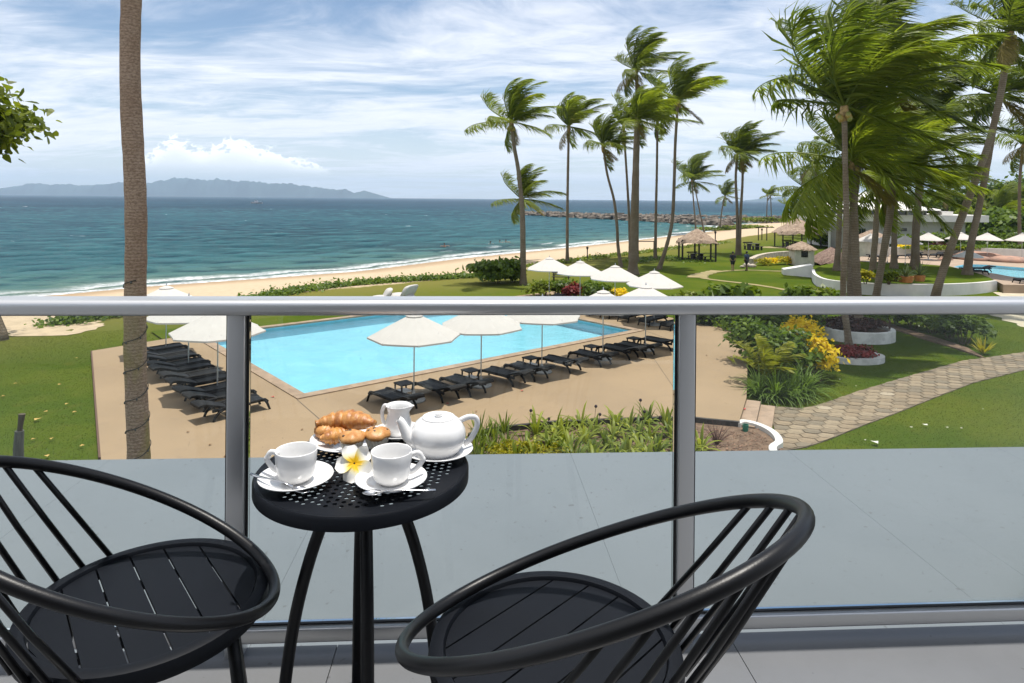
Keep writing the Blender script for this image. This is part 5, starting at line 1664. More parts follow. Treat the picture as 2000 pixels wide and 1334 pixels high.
for i, (px, py) in enumerate(((1560, 598), (1605, 596), (1640, 600), (1350, 596))):
    p = at(px, py, -.15); shrub('garden_shrub', ('broad leaved shrub just over the railing left of the big palms', 'olive shrub at the foot of the curved white wall', 'light green shrub beside the big palm trunks, above the railing', 'low twiggy shrub just over the railing right of the umbrellas')[i], (p.x, p.y, -.2), (1.0, .8, (.62, .55, .5, .4)[i]), 500, .26, (LEAF_M, LEAF_L, LEAF_M, LEAF_L)[i], 440 + i)
for i, (px, py, r_, h_, mt) in enumerate(((1390, 640, 1.0, .6, LEAF_D), (1425, 648, 1.1, .65, LEAF_M), (1470, 655, 1.1, .75, LEAF_D), (1515, 660, 1.2, .85, LEAF_M), (1555, 650, 1.2, .75, LEAF_M))):
    p = at(px, py, -.1); shrub('hedge_shrub', 'leafy hedge shrub at the right end of the deck, %s from the left' % ORD[i], (p.x + .3, p.y + .6, -.25), (r_, .8, h_), 1100, .17, mt, 450 + i, group='hedge at the right end of the deck')
p = at(1583, 752, -.28); shrub('garden_bush', 'big light green bush beside the lawn right of the deck', (p.x - .35, p.y + .9, -.3), (1.1, 1.0, .85), 3000, .15, LEAF_M, 460, 'bush', clumps=34)
p = at(1545, 752, -.28); shrub('garden_bush', 'dense green bush behind the feathery young palm', (p.x - .35, p.y + 2.1, -.3), (1.05, 1.0, .95), 2200, .15, LEAF_M, 461, 'bush', clumps=26)
for i, (px, py, zz) in enumerate(((1553, 640, .95), (1575, 652, .95), (1592, 668, .95), (1600, 686, .8))):
    p = at(px, py, zz); shrub('yellow_croton', 'bright yellow croton beside the big garden bush, %s from the top' % ORD[i], (p.x, p.y, -.28), (.52, .48, .78), 1000, .12, LEAF_Y, 470 + i, 'shrub', 'yellow crotons', 9, stems=3)
def rosette(name, label, loc, n, L, w, mat, seed, cat='plant', group=None, el=(20, 80), sag=1.0, stalk=0.0, part='leaf_rosette'):
    T = thing(name, label, cat, loc, 0, group)
    g = random.Random(seed); mb = MB()
    for k in range(n):
        a = k * 2.4 + g.uniform(-.3, .3); e = R(g.uniform(*el)); ln = L * g.uniform(.65, 1.15)
        d = Vector((math.cos(a) * math.cos(e), math.sin(a) * math.cos(e), math.sin(e)))
        p_ = Vector((math.cos(a) * .03, math.sin(a) * .03, stalk)); s = Vector((-math.sin(a), math.cos(a), 0))
        row = []
        N_ = 5
        for i in range(N_ + 1):
            t = i / N_
            ww = w * (math.sin(PI * (.12 + .85 * t)) ** .8) * g.uniform(.9, 1.1) if i < N_ else .002
            up = s.cross(d).normalized()
            row.append((p_ - s * ww / 2 + up * ww * .18, p_ - up * 0, p_ + s * ww / 2 + up * ww * .18))
            d = (d + Vector((0, 0, -1)) * sag * .30 * (.3 + t)).normalized()
            p_ = p_ + d * ln / N_
        vs = [v for r_ in row for v in r_]
        fs = []
        for i in range(N_):
            fs += [(i * 3, i * 3 + 1, i * 3 + 4, i * 3 + 3), (i * 3 + 1, i * 3 + 2, i * 3 + 5, i * 3 + 4)]
        mb.add(vs, fs)
    mb.build(part, mat, T, True)
    if stalk > 0:
        MB().tube([(0, 0, -.1), (0, 0, stalk)], .05, 6).build('stem', WOOD, T)
    return T
p = at(1535, 782, -.28)
TUFT = leaf_mat('strap_leaf', (.045, .085, .012), (.15, .23, .045), .35, .4, tip=(.38, .44, .16))
for i, (dx, dy) in enumerate(((-.65, .35), (-.2, .1), (.3, .15), (.8, .45), (.1, .7), (1.15, .8))):
    rosette('strap_leaf_clump', 'clump of long arching green strap leaves at the deck corner, %s from the left' % ORD[(0, 1, 3, 4, 2, 5)[i]], (p.x + dx - .1, p.y + dy, -.3), 75, 1.25, .042, TUFT, 480 + i, group='strap-leaved clumps at the deck corner', el=(35, 85), sag=1.5)
T = thing('young_palm', 'feathery yellow-green young palm at the deck edge before the bush', 'palm', (at(1500, 768, -.28).x, at(1500, 768, -.28).y + .2, -.3))
FERN = leaf_mat('fern_palm_leaf', (.10, .12, .012), (.25, .25, .03), .4, .4)
for k in range(11):
    link('frond', frond_mesh('frond', 2 * PI * k / 11 + .2, R(68 - 30 * (k % 3) / 2), 700 + k, FERN, wind=.5, grav=1.5, nl=26, width=.05), T, (0, 0, .55), None, 1.5)
MB().tube([(0, 0, -.1), (0, 0, .6)], [.09, .06], 8).build('stem', WOOD, T)
for i, (px, py, r_, mt) in enumerate(((1755, 640, 1.3, LEAF_M), (1795, 648, 1.3, LEAF_D), (1835, 656, 1.2, LEAF_M), (1870, 668, 1.1, LEAF_M), (1900, 680, .9, LEAF_D))):
    p = at(px, py, -.28); shrub('border_shrub', 'dark flowering border shrub along the lawn at right, %s from the left' % ORD[i], (p.x + .3, p.y + 1.0, -.3), (r_, .9, .62), 1000, .15, mt, 490 + i, group='border shrubs at right')
mb = MB(); pts_ = [at(x, y, -.28) for x, y in ((1735, 638), (1800, 660), (1860, 678), (1925, 700))]
P4 = spline([(v.x, v.y) for v in pts_], 5); mb.prism([tuple(q_) for q_ in P4] + [(q_[0] + .6, q_[1] + 1.9) for q_ in P4[::-1]], -.5, -.262)
struct(mb.build('border_bed', SOIL))
p = at(1920, 690, -.28); rosette('bromeliad', 'yellow-green bromeliad at the end of the border shrubs', (p.x, p.y, -.3), 34, .75, .07, leaf_mat('bromeliad_leaf', (.16, .15, .012), (.42, .36, .03), .35, .4), 500, el=(35, 88), sag=.5)

# oval planters
def oval_planter(label, pxc, pyc, z, wpx, hpx, h, rimw, mat, plant_mat, plab, seed, psize, ph):
    c = at(pxc, pyc, z)
    a = wpx / 2 / F * c.y
    T = thing('oval_planter', label, 'planter', (c.x, c.y, z - .06))
    pts = [(a * math.cos(t), hpx * math.sin(t)) for t in np.linspace(0, 2 * PI, 36, endpoint=False)]
    mb = MB(); ribbon(mb, pts, rimw, 0, h, closed=True); mb.build('rim', mat, T)
    mb = MB(); mb.prism([(x * .93, y * .93) for x, y in pts], 0, h * .72); mb.build('soil', SOIL, T)
    shrub('bedding_plants', plab, (c.x, c.y, z + h * .55), (a * .86, hpx * .82, ph), 1500, psize, plant_mat, seed, 'plants', clumps=40, stems=0, flat=.9, shell=.2)
WPL = principled('planter_white', (.60, .585, .55), .85, var=.15, vscale=2.5, bump=.25, bscale=10)
oval_planter('oval white planter wall round the upper big palm, dark plants inside', 1675, 658, -.28, 124, 1.35, .52, .22, WPL, LEAF_P, 'dark maroon bedding plants in the upper oval planter', 510, .13, .3)
oval_planter('smaller oval white planter with red plants round the nearest big palm', 1664, 700, -.28, 108, .82, .24, .24, WPL, LEAF_R, 'red leaved bedding plants in the smaller oval planter', 511, .11, .17)

# planter bowls on the raised lawn
TERRA = principled('terracotta', (.40, .165, .045), .7, var=.15, vscale=5)
for i, (px, py, r_) in enumerate(((1769, 551, .50), (1796, 549, .36), (1748, 549, .32))):
    p = at(px, py, .78); 
    T = thing('flower_bowl', ('large orange planter bowl on the raised lawn', 'smaller orange planter bowl on the raised lawn, right of the large one', 'dark shallow planter bowl left of the large orange one')[i], 'pot', (p.x, p.y, .78))
    MB().lathe([(0, 0), (r_ * .8, 0), (r_ * .95, .22), (r_, .42), (r_ * .92, .42), (r_ * .88, .36), (0, .36)], 20).build('bowl', TERRA if i < 2 else principled('dark_bowl', (.10, .05, .03), .7), T, 'auto')
    rosette('agave', ('grey-green spiky plant in the large orange bowl', 'grey-green spiky plant in the smaller orange bowl', 'leafy plant in the dark shallow bowl')[i], (p.x, p.y, 1.1), 30, .95 * (1, 1.15, .7)[i], .08, leaf_mat('agave_leaf', (.05, .075, .035), (.15, .19, .09), .2, .5), 520 + i, el=(25, 85), sag=.7)
for i, (px, py) in enumerate(((1720, 548), (1736, 552), (1690, 551))):
    p = at(px, py, .78); shrub('island_shrub', ('small leafy shrub on the raised lawn beside the slim palm', 'low spreading plant on the raised lawn left of the bowls', 'low yellowish plant at the foot of the palms on the raised lawn')[i], (p.x, p.y, .75), (.6, .5, .4), 350, .16, (LEAF_M, LEAF_L, LEAF_YG)[i], 530 + i)

# hedges before the pavilion and behind the terrace
for i, (px, Y, rx, rz, mt, lb) in enumerate(((1790, 80, 2.0, 1.2, LEAF_M, 'rounded hedge before the pavilion wall, left part'), (1835, 80, 2.6, 1.3, LEAF_M, 'rounded hedge before the pavilion wall, middle part'), (1880, 79, 2.4, 1.2, LEAF_D, 'rounded hedge before the pavilion wall, right part'),
        (1842, 76, 1.0, .8, LEAF_P, 'maroon leaved shrub in front of the pavilion hedge'), (1772, 76, 1.2, .7, LEAF_Y, 'yellow shrub before the pavilion hedge'), (1925, 84, 3.0, 1.3, LEAF_D, 'dark hedge behind the right umbrellas'), (1975, 83, 3.0, 1.2, LEAF_M, 'green hedge behind the umbrellas at the right edge'), (1960, 88, 1.6, 1.6, LEAF_D, 'dark bush before the pale boundary wall'),
        (1745, 84, 1.6, 1.0, LEAF_D, 'dark shrub at the pavilion wall between palm trunks'), (1622, 100, 3.0, 1.8, LEAF_D, 'dark shrubs left of the pavilion glass front'), (1605, 92, 1.2, 1.0, LEAF_M, 'shrub beside the larger gazebo'))):
    c = atY(px, 470, Y); shrub('hedge', lb, (c.x, Y, tz(c.x, Y) - .1), (rx, 1.4, rz), 1100, .3, mt, 540 + i, 'hedge', stems=0, clumps=26, flat=.8)
for i, (px, Y) in enumerate(((1830, 71.5), (1900, 72), (1975, 73))):
    c = atY(px, 470, Y)
    mb = MB()
    V, Fq_ = cloud(900, (3.4, .6, .35), 570 + i, .22, 30)
    o = link('terrace_planting', np_mesh('terrace_planting', V + np.array([0, 0, .3]), Fq_, LEAF_M if i else LEAF_L), None, (c.x, Y, 1.0))
    tag(o, 'strip of green planting above the terrace wall, %s from the left' % ORD[i], 'plants', 'planting above the terrace wall')

# the bed below the balcony: striped strap-leaved plants, yellow mounds, dry stalks
STRIPE = leaf_mat('striped_leaf', (.10, .14, .015), (.32, .34, .06), .3, .42, tip=(.45, .42, .12))
STRIPE2 = leaf_mat('green_strap', (.055, .09, .012), (.20, .24, .04), .3, .42, tip=(.32, .30, .09))
gb = random.Random(12)
spots = []
for (x0_, x1_, y0_, y1_, k) in ((925, 1010, 842, 905, 9), (1015, 1120, 838, 915, 9), (1120, 1320, 825, 915, 22), (1310, 1380, 868, 915, 4)):
    for _ in range(k):
        best_ = None
        for _t in range(12):
            c_ = (gb.uniform(x0_, x1_), gb.uniform(y0_, y1_))
            dmin = min([abs(c_[0] - s_[0]) + 1.4 * abs(c_[1] - s_[1]) for s_ in spots] + [99])
            if best_ is None or dmin > best_[0]:
                best_ = (dmin, c_)
        spots.append(best_[1])
spots.sort(key=lambda s_: s_[0])
NLEFT = sum(1 for s_ in spots if s_[0] < 1015)
for i, (px, py) in enumerate(spots):
    p = at(px, py, -.15)
    left = px < 1015
    rosette('strap_leaf_plant', (('upright grassy green plant in the bed right of the teapot, %s from the left' if left else 'cream-edged arching strap-leaved plant in the bed, %s from the left') % ORD[i if left else i - NLEFT]), (p.x, p.y, -.17), 16 if left else 20, gb.uniform(.55, .8) if not left else gb.uniform(.55, .75), .05 if left else .085, STRIPE2 if (left or i % 3 == 0) else STRIPE, 600 + i, 'plant', 'upright grassy plants in the bed' if left else 'strap-leaved plants in the bed', (50, 88) if left else (30, 85), .6 if left else 1.25, part='leaves')
for i, (px, py) in enumerate(((975, 888), (1005, 884), (1035, 890), (1062, 893), (1088, 892), (990, 905), (1045, 908))):
    p = at(px, py + 8, -.15)
    shrub('yellow_shrub', 'small mounded yellow-green shrub in the garden bed beside the teapot, %s from the left' % ORD[(0, 2, 3, 5, 6, 1, 4)[i]], (p.x, p.y, -.17), (.32, .3, .2), 480, .055, LEAF_YG, 660 + i, 'shrub', 'yellow mounds in the bed', 14, stems=0)
DRY = principled('dry_stalk', (.075, .04, .035), .9)
for i, (px, py, h_) in enumerate(((1033, 845, .62), (1068, 842, .35), (1160, 838, .65), (1168, 840, .45), (1247, 836, .8), (1255, 838, .5), (1286, 842, .4))):
    p = at(px, py, -.15); T = thing('seed_head', 'dark round seed head on a thin stalk above the garden bed, %s from the left' % ORD[i], 'plant', (p.x, p.y, -.16), 0, 'dark seed heads in the bed')
    MB().tube([(0, 0, 0), (.02, .0, h_ * .5), (.05, 0, h_)], .006, 4).build('stalk', DRY, T)
    MB().sphere((.05, 0, h_), .045, 8, 6).build('head', principled('seed_dark', (.02, .008, .015), .8), T, True)
p = at(1400, 868, -.15)
T = thing('dry_bush', 'bare twiggy reddish plant in the soil inside the white kerb', 'plant', (p.x, p.y, -.16))
mb = MB(); gq = random.Random(3)
for k in range(60):
    a = gq.uniform(0, 6.28); e = gq.uniform(.5, 1.4); L = gq.uniform(.3, .7)
    q1 = Vector((math.cos(a) * math.cos(e), math.sin(a) * math.cos(e), math.sin(e))) * L
    mb.tube([(0, 0, 0), q1 * .5 + Vector((0, 0, .03)), q1], [.006, .004, .002], 4)
mb.build('twig', principled('red_twig', (.09, .04, .035), .9), T)
p = at(1456, 842, -.15); T = thing('tin_can', 'small green pail lying on the soil by the white kerb', 'pail', (p.x, p.y, -.06), .5)
MB().lathe([(0, -.1), (.075, -.1), (.085, .1), (.07, .1), (.065, -.06), (0, -.06)], 14).build('can', principled('green_tin', (.02, .17, .11), .5), T, 'auto')
mb = MB(); mb.tube([(.085 * math.cos(t), 0, .1 + .09 * math.sin(t)) for t in np.linspace(0, PI, 9)], .004, 4); mb.build('handle', STEEL, T)
# mulch chips in the bed
g_ = np.random.default_rng(9); nC = 2600
cx_ = g_.uniform(3.5, 7.0, nC); cy_ = g_.uniform(14.5, 18.4, nC); az_ = g_.uniform(0, PI, nC); s_ = g_.uniform(.015, .05, nC)
V = np.stack([np.stack([cx_ + np.cos(az_ + k) * s_ * m_, cy_ + np.sin(az_ + k) * s_ * m_, np.full(nC, -.14) + g_.uniform(0, .03, nC)], 1) for k, m_ in ((0, 1), (PI / 2, .35), (PI, 1), (-PI / 2, .35))], 1)
keep = np.array([inside((a, b), bed_poly) for a, b in zip(cx_, cy_)])
o = stuff(link('mulch', np_mesh('mulch', V[keep].reshape(-1, 3), np.arange(4 * keep.sum()).reshape(-1, 4), principled('mulch_chip', (.20, .115, .075), .95, island=.5))))

# odd bits: stump post, bag, fallen leaves and petals
p = at(36, 893, -.04)
T = thing('weathered_post', 'weathered grey two-part wooden post on the left lawn', 'post', (p.x, p.y, -.06))
GW = principled('grey_wood', (.085, .085, .08), .9, var=.35, vscale=8, bump=.6, bscale=25, stretch=(1, 1, .2))
MB().tube([(0, 0, -.1), (.0, 0, .3), (.02, 0, .66)], [.115, .105, .095], 12).build('sleeve', GW, T, 'auto')
MB().tube([(.02, 0, .6), (.05, 0, .85), (.07, .01, 1.06)], [.055, .06, .075], 9).build('stake', principled('brown_wood', (.075, .058, .038), .9, bump=.6, bscale=25), T, 'auto')
p = at(137, 621, -.2)
tag(MB().box((0, 0, .1), (.95, .4, .22), .3).build('dark_crate', DARKW, None, False, (p.x, p.y, tz(p.x, p.y))), 'dark low box lying on the sand by the creepers', 'box')
def bit(name, px, py, z, r_, mat, label, cat, group):
    g = random.Random(int(px * 7 + py)); p = at(px, py, z)
    mb = MB(); a = g.uniform(0, 6)
    vs = [(math.cos(a + t) * r_ * (1 if k % 2 == 0 else .5), math.sin(a + t) * r_ * (1 if k % 2 == 0 else .5), .012 + .02 * g.random()) for k, t in enumerate(np.linspace(0, 2 * PI, 6, endpoint=False))]
    mb.add(vs + [(0, 0, .004)], [(k, (k + 1) % 6, 6) for k in range(6)])
    tag(mb.build(name, mat, None, False, (p.x, p.y, z + .01)), label, cat, group)
LFY = principled('fallen_yellow', (.45, .30, .09), .8); RED = principled('red_petal', (.45, .03, .02), .6)
for kb, (px, py) in enumerate(sorted(((72, 820), (65, 859), (100, 858), (92, 892), (5, 775), (115, 752), (90, 805), (30, 750), (145, 806), (160, 872), (130, 790), (150, 700)))):
    bit('fallen_leaf', px, py, -.02, .07 if px != 72 else .12, LFY, 'fallen yellow leaf on the left lawn, %s from the left edge' % ORD[kb], 'leaf', 'fallen leaves on the left lawn')
for kb, (px, py, r_) in enumerate(sorted(((1690, 861, .04), (1710, 865, .13), (1850, 836, .05), (1780, 836, .05), (1808, 831, .09), (1878, 838, .04), (1750, 800, .04), (1640, 742, .04), (1672, 755, .035), (1920, 800, .04)))):
    bit('paper_scrap', px, py, -.25, r_, principled('pale_scrap', (.6, .58, .5), .8), 'small pale scrap on the lawn beside the paved path, %s from the left' % ORD[kb], 'litter', 'pale scraps on the right lawn')
for px, py, lb in ((533, 776, 'red petal on the deck beside the left row of loungers'), (1020, 764, 'red petal on the open deck below the near loungers'), (874, 789, 'orange-red petal at the foot of the second near lounger'), (1454, 800, 'red petal on the garden steps')):
    bit('petal', px, py, .005 if px != 1454 else -.1, .07, RED, lb, 'petal', None)
for kb, (px, py) in enumerate(sorted(((367, 845), (440, 893), (410, 870), (590, 840), (640, 815), (660, 805), (1380, 695), (930, 805)))):
    bit('fallen_leaf', px, py, .0, .05, principled('brown_leaf', (.20, .11, .05), .9), 'small brown leaf lying on the pool deck, %s from the left' % ORD[kb], 'leaf', 'brown leaves on the deck')

# ================================================================== THE BALCONY
ZF = HC - 1.35
YAW = R(3.3)
cy_, sy_ = math.cos(YAW), math.sin(YAW)
def bal(u, v, z=0.0):
    return Vector((u * cy_ - v * sy_, u * sy_ + v * cy_, ZF + z))
VR = 1.977                      # railing line
VE = 3.495                      # outer edge of the ledge
ROTB = (0, 0, YAW)
def floor_mat(name, c1, c2, rough, bump=.1):
    m = bpy.data.materials.new(name); m.use_nodes = True
    N = NT(m.node_tree)
    tc = N.n('ShaderNodeTexCoord').outputs['Object']
    n1 = N.noise(tc, 1.1, 5.0, .6); n2 = N.noise(tc, 9.0, 6.0, .7); n3 = N.noise(tc, 160.0, 2.0, .5)
    c = N.mix(N.smooth(n1, .3, .7), c1, c2)
    c = N.mix(N.math('MULTIPLY', N.smooth(n2, .55, .75), .25), c, tuple(v * .72 for v in c1))
    sp = N.smooth(N.noise(tc, 34.0, 1.0, .5), .74, .76)
    c = N.mix(N.math('MULTIPLY', sp, .5), c, (.06, .06, .06))
    bp = N.n('ShaderNodeBump', ins={'Strength': bump, 'Distance': .004, 'Height': N.math('ADD', n3, n2)})
    rg_ = N.math('ADD', rough, N.math('MULTIPLY', n2, .14))
    b = N.n('ShaderNodeBsdfPrincipled', ins={'Base Color': c, 'Roughness': rg_, 'Normal': bp.outputs[0], 'Specular IOR Level': .5})
    out = N.n('ShaderNodeOutputMaterial'); N.t.links.new(b.outputs[0], out.inputs[0])
    return m
LEDGE = floor_mat('ledge_paint', (.150, .171, .186), (.136, .157, .172), .45)
TILE = floor_mat('balcony_tile', (.165, .170, .178), (.140, .145, .154), .24, .05)
U0, U1 = -5.2, 5.6
lg = link('ledge_slab', MB().box(((U0 + U1) / 2, (VR + VE) / 2 + .04, -.22), (U1 - U0, VE - VR - .08 + .0, .36)).mesh('ledge_slab', principled('ledge_core', (.10, .11, .12), .9)), None, (0, 0, ZF), ROTB)
struct(lg)
edges = [U0] + [-.67 + 1.2 * k for k in range(-3, 6)] + [U1]
for a, b in zip(edges[:-1], edges[1:]):
    if b - a > .05:
        MB().box(((a + b) / 2, (VR + .03 + VE) / 2, -.03), (b - a - .0009, VE - VR - .03, .022)).build('slab_panel', LEDGE, lg)
fl = link('balcony_floor', MB().box(((U0 + U1) / 2, .3, -.13), (U1 - U0, 3.3, .2)).mesh('balcony_floor', principled('tile_grout', (.10, .10, .10), .9)), None, (0, 0, ZF), ROTB)
struct(fl)
for i in range(9):
    for j, (v0, v1) in enumerate(((-1.35, -.15), (-.15, 1.05), (1.05, VR + .02))):
        a = U0 + i * 1.2
        MB().box((a + .6, (v0 + v1) / 2, -.016), (1.1975, v1 - v0 - .0025, .032)).build('tile', TILE, fl)
FAC = principled('facade_white', (.62, .61, .59), .8, var=.05, vscale=.8)
fc = thing('hotel_facade', 'hotel wall with sliding glass door behind the balcony', 'building', (0, 0, 0), YAW)
MB().box((0, .6, ZF / 2 - .2), (10.6, 2.4, ZF - .25)).build('lower_wall', FAC, fc)
MB().box((-3.4, -1.5, ZF + 1.35), (3.6, .2, 2.8)).box((3.6, -1.5, ZF + 1.35), (3.6, .2, 2.8)).build('wall', FAC, fc)
MB().box((0.1, -1.5, ZF + 1.25), (3.3, .06, 2.5)).build('sliding_door', PGL, fc)
MB().box((.1, -1.47, ZF + 2.62), (3.4, .14, .24)).build('door_head', FAC, fc)

ALU = principled('aluminium', (.60, .60, .60), .38, .85, bump=.04, bscale=200, stretch=(.05, 1, 1))
GASK = principled('black_gasket', (.008, .008, .009), .5)
def glass_mat():
    m = bpy.data.materials.new('clear_glass'); m.use_nodes = True
    N = NT(m.node_tree)
    fr = N.n('ShaderNodeFresnel', ins={'IOR': 1.35})
    tr = N.n('ShaderNodeBsdfTransparent', ins={'Color': (.955, .968, .962, 1)})
    gl = N.n('ShaderNodeBsdfGlossy', ins={'Roughness': .0, 'Color': (.9, .95, .93, 1)})
    mx = N.n('ShaderNodeMixShader', ins={0: fr.outputs[0], 1: tr.outputs[0], 2: gl.outputs[0]})
    tc = N.n('ShaderNodeTexCoord').outputs['Object']
    sm = N.smooth(N.noise(N.mapping(tc, (1, 1, .45)), 3.5, 6.0, .7), .45, .8)
    sp = N.smooth(N.noise(tc, 70.0, 1.0, .5), .76, .78)
    df = N.n('ShaderNodeBsdfDiffuse', ins={'Color': (.75, .76, .76, 1)})
    dirt = N.math('ADD', N.math('MULTIPLY', sm, .010), N.math('MULTIPLY', sp, .10))
    mx = N.n('ShaderNodeMixShader', ins={0: dirt, 1: mx.outputs[0], 2: df.outputs[0]})
    out = N.n('ShaderNodeOutputMaterial'); N.t.links.new(mx.outputs[0], out.inputs[0])
    return m
GLASS = glass_mat()
rl = thing('balcony_railing', 'aluminium balcony railing with clear glass panels', 'railing', (0, 0, ZF), YAW)
def rounded(w, h, r_, n=5):
    pts = []
    for cx, cz, a0 in ((w / 2 - r_, h / 2 - r_, 0), (-w / 2 + r_, h / 2 - r_, 90), (-w / 2 + r_, -h / 2 + r_, 180), (w / 2 - r_, -h / 2 + r_, 270)):
        for k in range(n):
            a = R(a0 + 90 * k / (n - 1)); pts.append((cx + r_ * math.cos(a), cz + r_ * math.sin(a)))
    return pts
def extrude_u(prof, v, z, u0, u1):
    n = len(prof)
    mb = MB()
    mb.add([(u0, v + p[0], z + p[1]) for p in prof] + [(u1, v + p[0], z + p[1]) for p in prof],
           [(i, n + i, n + (i + 1) % n, (i + 1) % n) for i in range(n)] + [tuple(range(n)), tuple(range(2 * n - 1, n - 1, -1))])
    return mb
extrude_u(rounded(.105, .046, .017), VR, 1.026, U0, U1).build('top_rail', ALU, rl, 'auto')
extrude_u(rounded(.05, .042, .006), VR, .057, U0, U1).build('bottom_rail', ALU, rl, 'auto')
POSTS = [-.693 + 1.344 * k for k in range(-2, 4)]
for u in POSTS:
    mb = MB()
    pr = rounded(.052, .052, .005)
    n = len(pr)
    mb.add([(u + p[0], VR + p[1], .0) for p in pr] + [(u + p[0], VR + p[1], 1.0035) for p in pr], [(i, (i + 1) % n, n + (i + 1) % n, n + i) for i in range(n)])
    mb.build('post', ALU, rl, 'auto')
    for s in (-1, 1):
        MB().box((u + s * .0295, VR, .541), (.0065, .020, .915)).build('gasket', GASK, rl)
for a, b in zip(POSTS[:-1], POSTS[1:]):
    MB().box(((a + b) / 2, VR, .545), (b - a - .066, .008, .915)).build('glass_pane', GLASS, rl)
    MB().box(((a + b) / 2, VR, .0805), (b - a - .066, .011, .004)).build('gasket', GASK, rl)

# ------------------------------------------------------------------ chairs
CH = principled('black_powder_coat', (.0045, .0045, .0052), .36, 0, .30, bump=.06, bscale=350)
SEATM = principled('seat_powder_coat', (.0050, .0062, .0090), .5, 0, .14, bump=.05, bscale=350)
def chair(label, c, th, a, b, zf, zb, seat, sdir, rs=.252):
    c = Vector((c[0], c[1], 0)); seat = Vector((seat[0], seat[1], 0))
    T = thing('bistro_chair', label, 'chair', (seat.x, seat.y, ZF))
    ct, st = math.cos(th), math.sin(th)
    def hoop(t):
        x, y = a * math.cos(t), b * math.sin(t); k = (math.cos(t) + 1) / 2
        return Vector((c.x + x * ct - y * st - seat.x, c.y + x * st + y * ct - seat.y, zb + (zf - zb) * k))
    MB().tube([hoop(t) for t in np.linspace(0, 2 * PI, 96, endpoint=False)], .0126, 16, closed=True).build('hoop', CH, T, True)
    zs = .45
    # flat-bar seat rim
    n = 72; mb = MB()
    prof = [(rs, zs - .032), (rs + .004, zs - .016), (rs, zs + .002), (rs - .010, zs + .006), (rs - .026, zs + .004), (rs - .030, zs - .004), (rs - .030, zs - .032)]
    mb.lathe(prof + [prof[0]], n); mb.build('seat_rim', SEATM, T, 'auto')
    # slats across the seat
    ri = rs - .031; k = 6; w = 2 * ri / k
    cs_, sn_ = math.cos(sdir), math.sin(sdir)
    for i in range(k):
        y0, y1 = -ri + i * w + .0022, -ri + (i + 1) * w - .0022
        pts = []
        for y in np.linspace(y0, y1, 7):
            pts.append((math.sqrt(max(1e-6, ri * ri - y * y)), y))
        poly = pts + [(-x, y) for x, y in pts[::-1]]
        poly = [(x * cs_ - y * sn_, x * sn_ + y * cs_) for x, y in poly]
        MB().prism(poly, zs - .010, zs - .003).build('slat', SEATM, T)
    for s in (-1, 1):
        x = s * ri * .45; L = math.sqrt(ri * ri - x * x)
        q0 = Vector((x * cs_ + L * sn_, x * sn_ - L * cs_, zs - .019)); q1 = Vector((x * cs_ - L * sn_, x * sn_ + L * cs_, zs - .019))
        MB().bar(q0, q1, .022, .014).build('seat_support', SEATM, T)
    # spindles between seat rim and hoop round the back
    for i in range(11):
        d_ = R(-70 + 14 * i)
        aa = th + PI + d_
        p0 = Vector((math.cos(aa) * (rs + .003), math.sin(aa) * (rs + .003), zs - .02))
        # hoop point in the same sense
        tt = PI + d_ * .80
        p1 = hoop(tt)
        m = p0.lerp(p1, .5) + Vector((math.cos(aa), math.sin(aa), 0)) * .006
        MB().tube([p0, m, p1], .0063, 8).build('spindle', CH, T, True)
    for aa in (th + R(38), th - R(38), th + R(142), th - R(142)):
        d_ = Vector((math.cos(aa), math.sin(aa), 0))
        MB().tube([d_ * (rs - .045) + Vector((0, 0, zs - .03)), d_ * (rs - .02) + Vector((0, 0, .25)), d_ * (rs + .025) + Vector((0, 0, .0))], [.0135, .0135, .012], 10).build('leg', CH, T, True)
    mb = MB()
    rr_ = rs - .028
    return T
chair('black metal hoop-backed chair cut by the left edge, seat slats showing', (-.829, 1.364), R(26), .321, .276, .462, .812, (-.805, 1.462), R(-50))
chair('black metal hoop-backed chair on the right, its hoop nearest the camera', (.142, 1.179), R(139.2), .364, .303, .472, .869, (.095, 1.325), R(46))

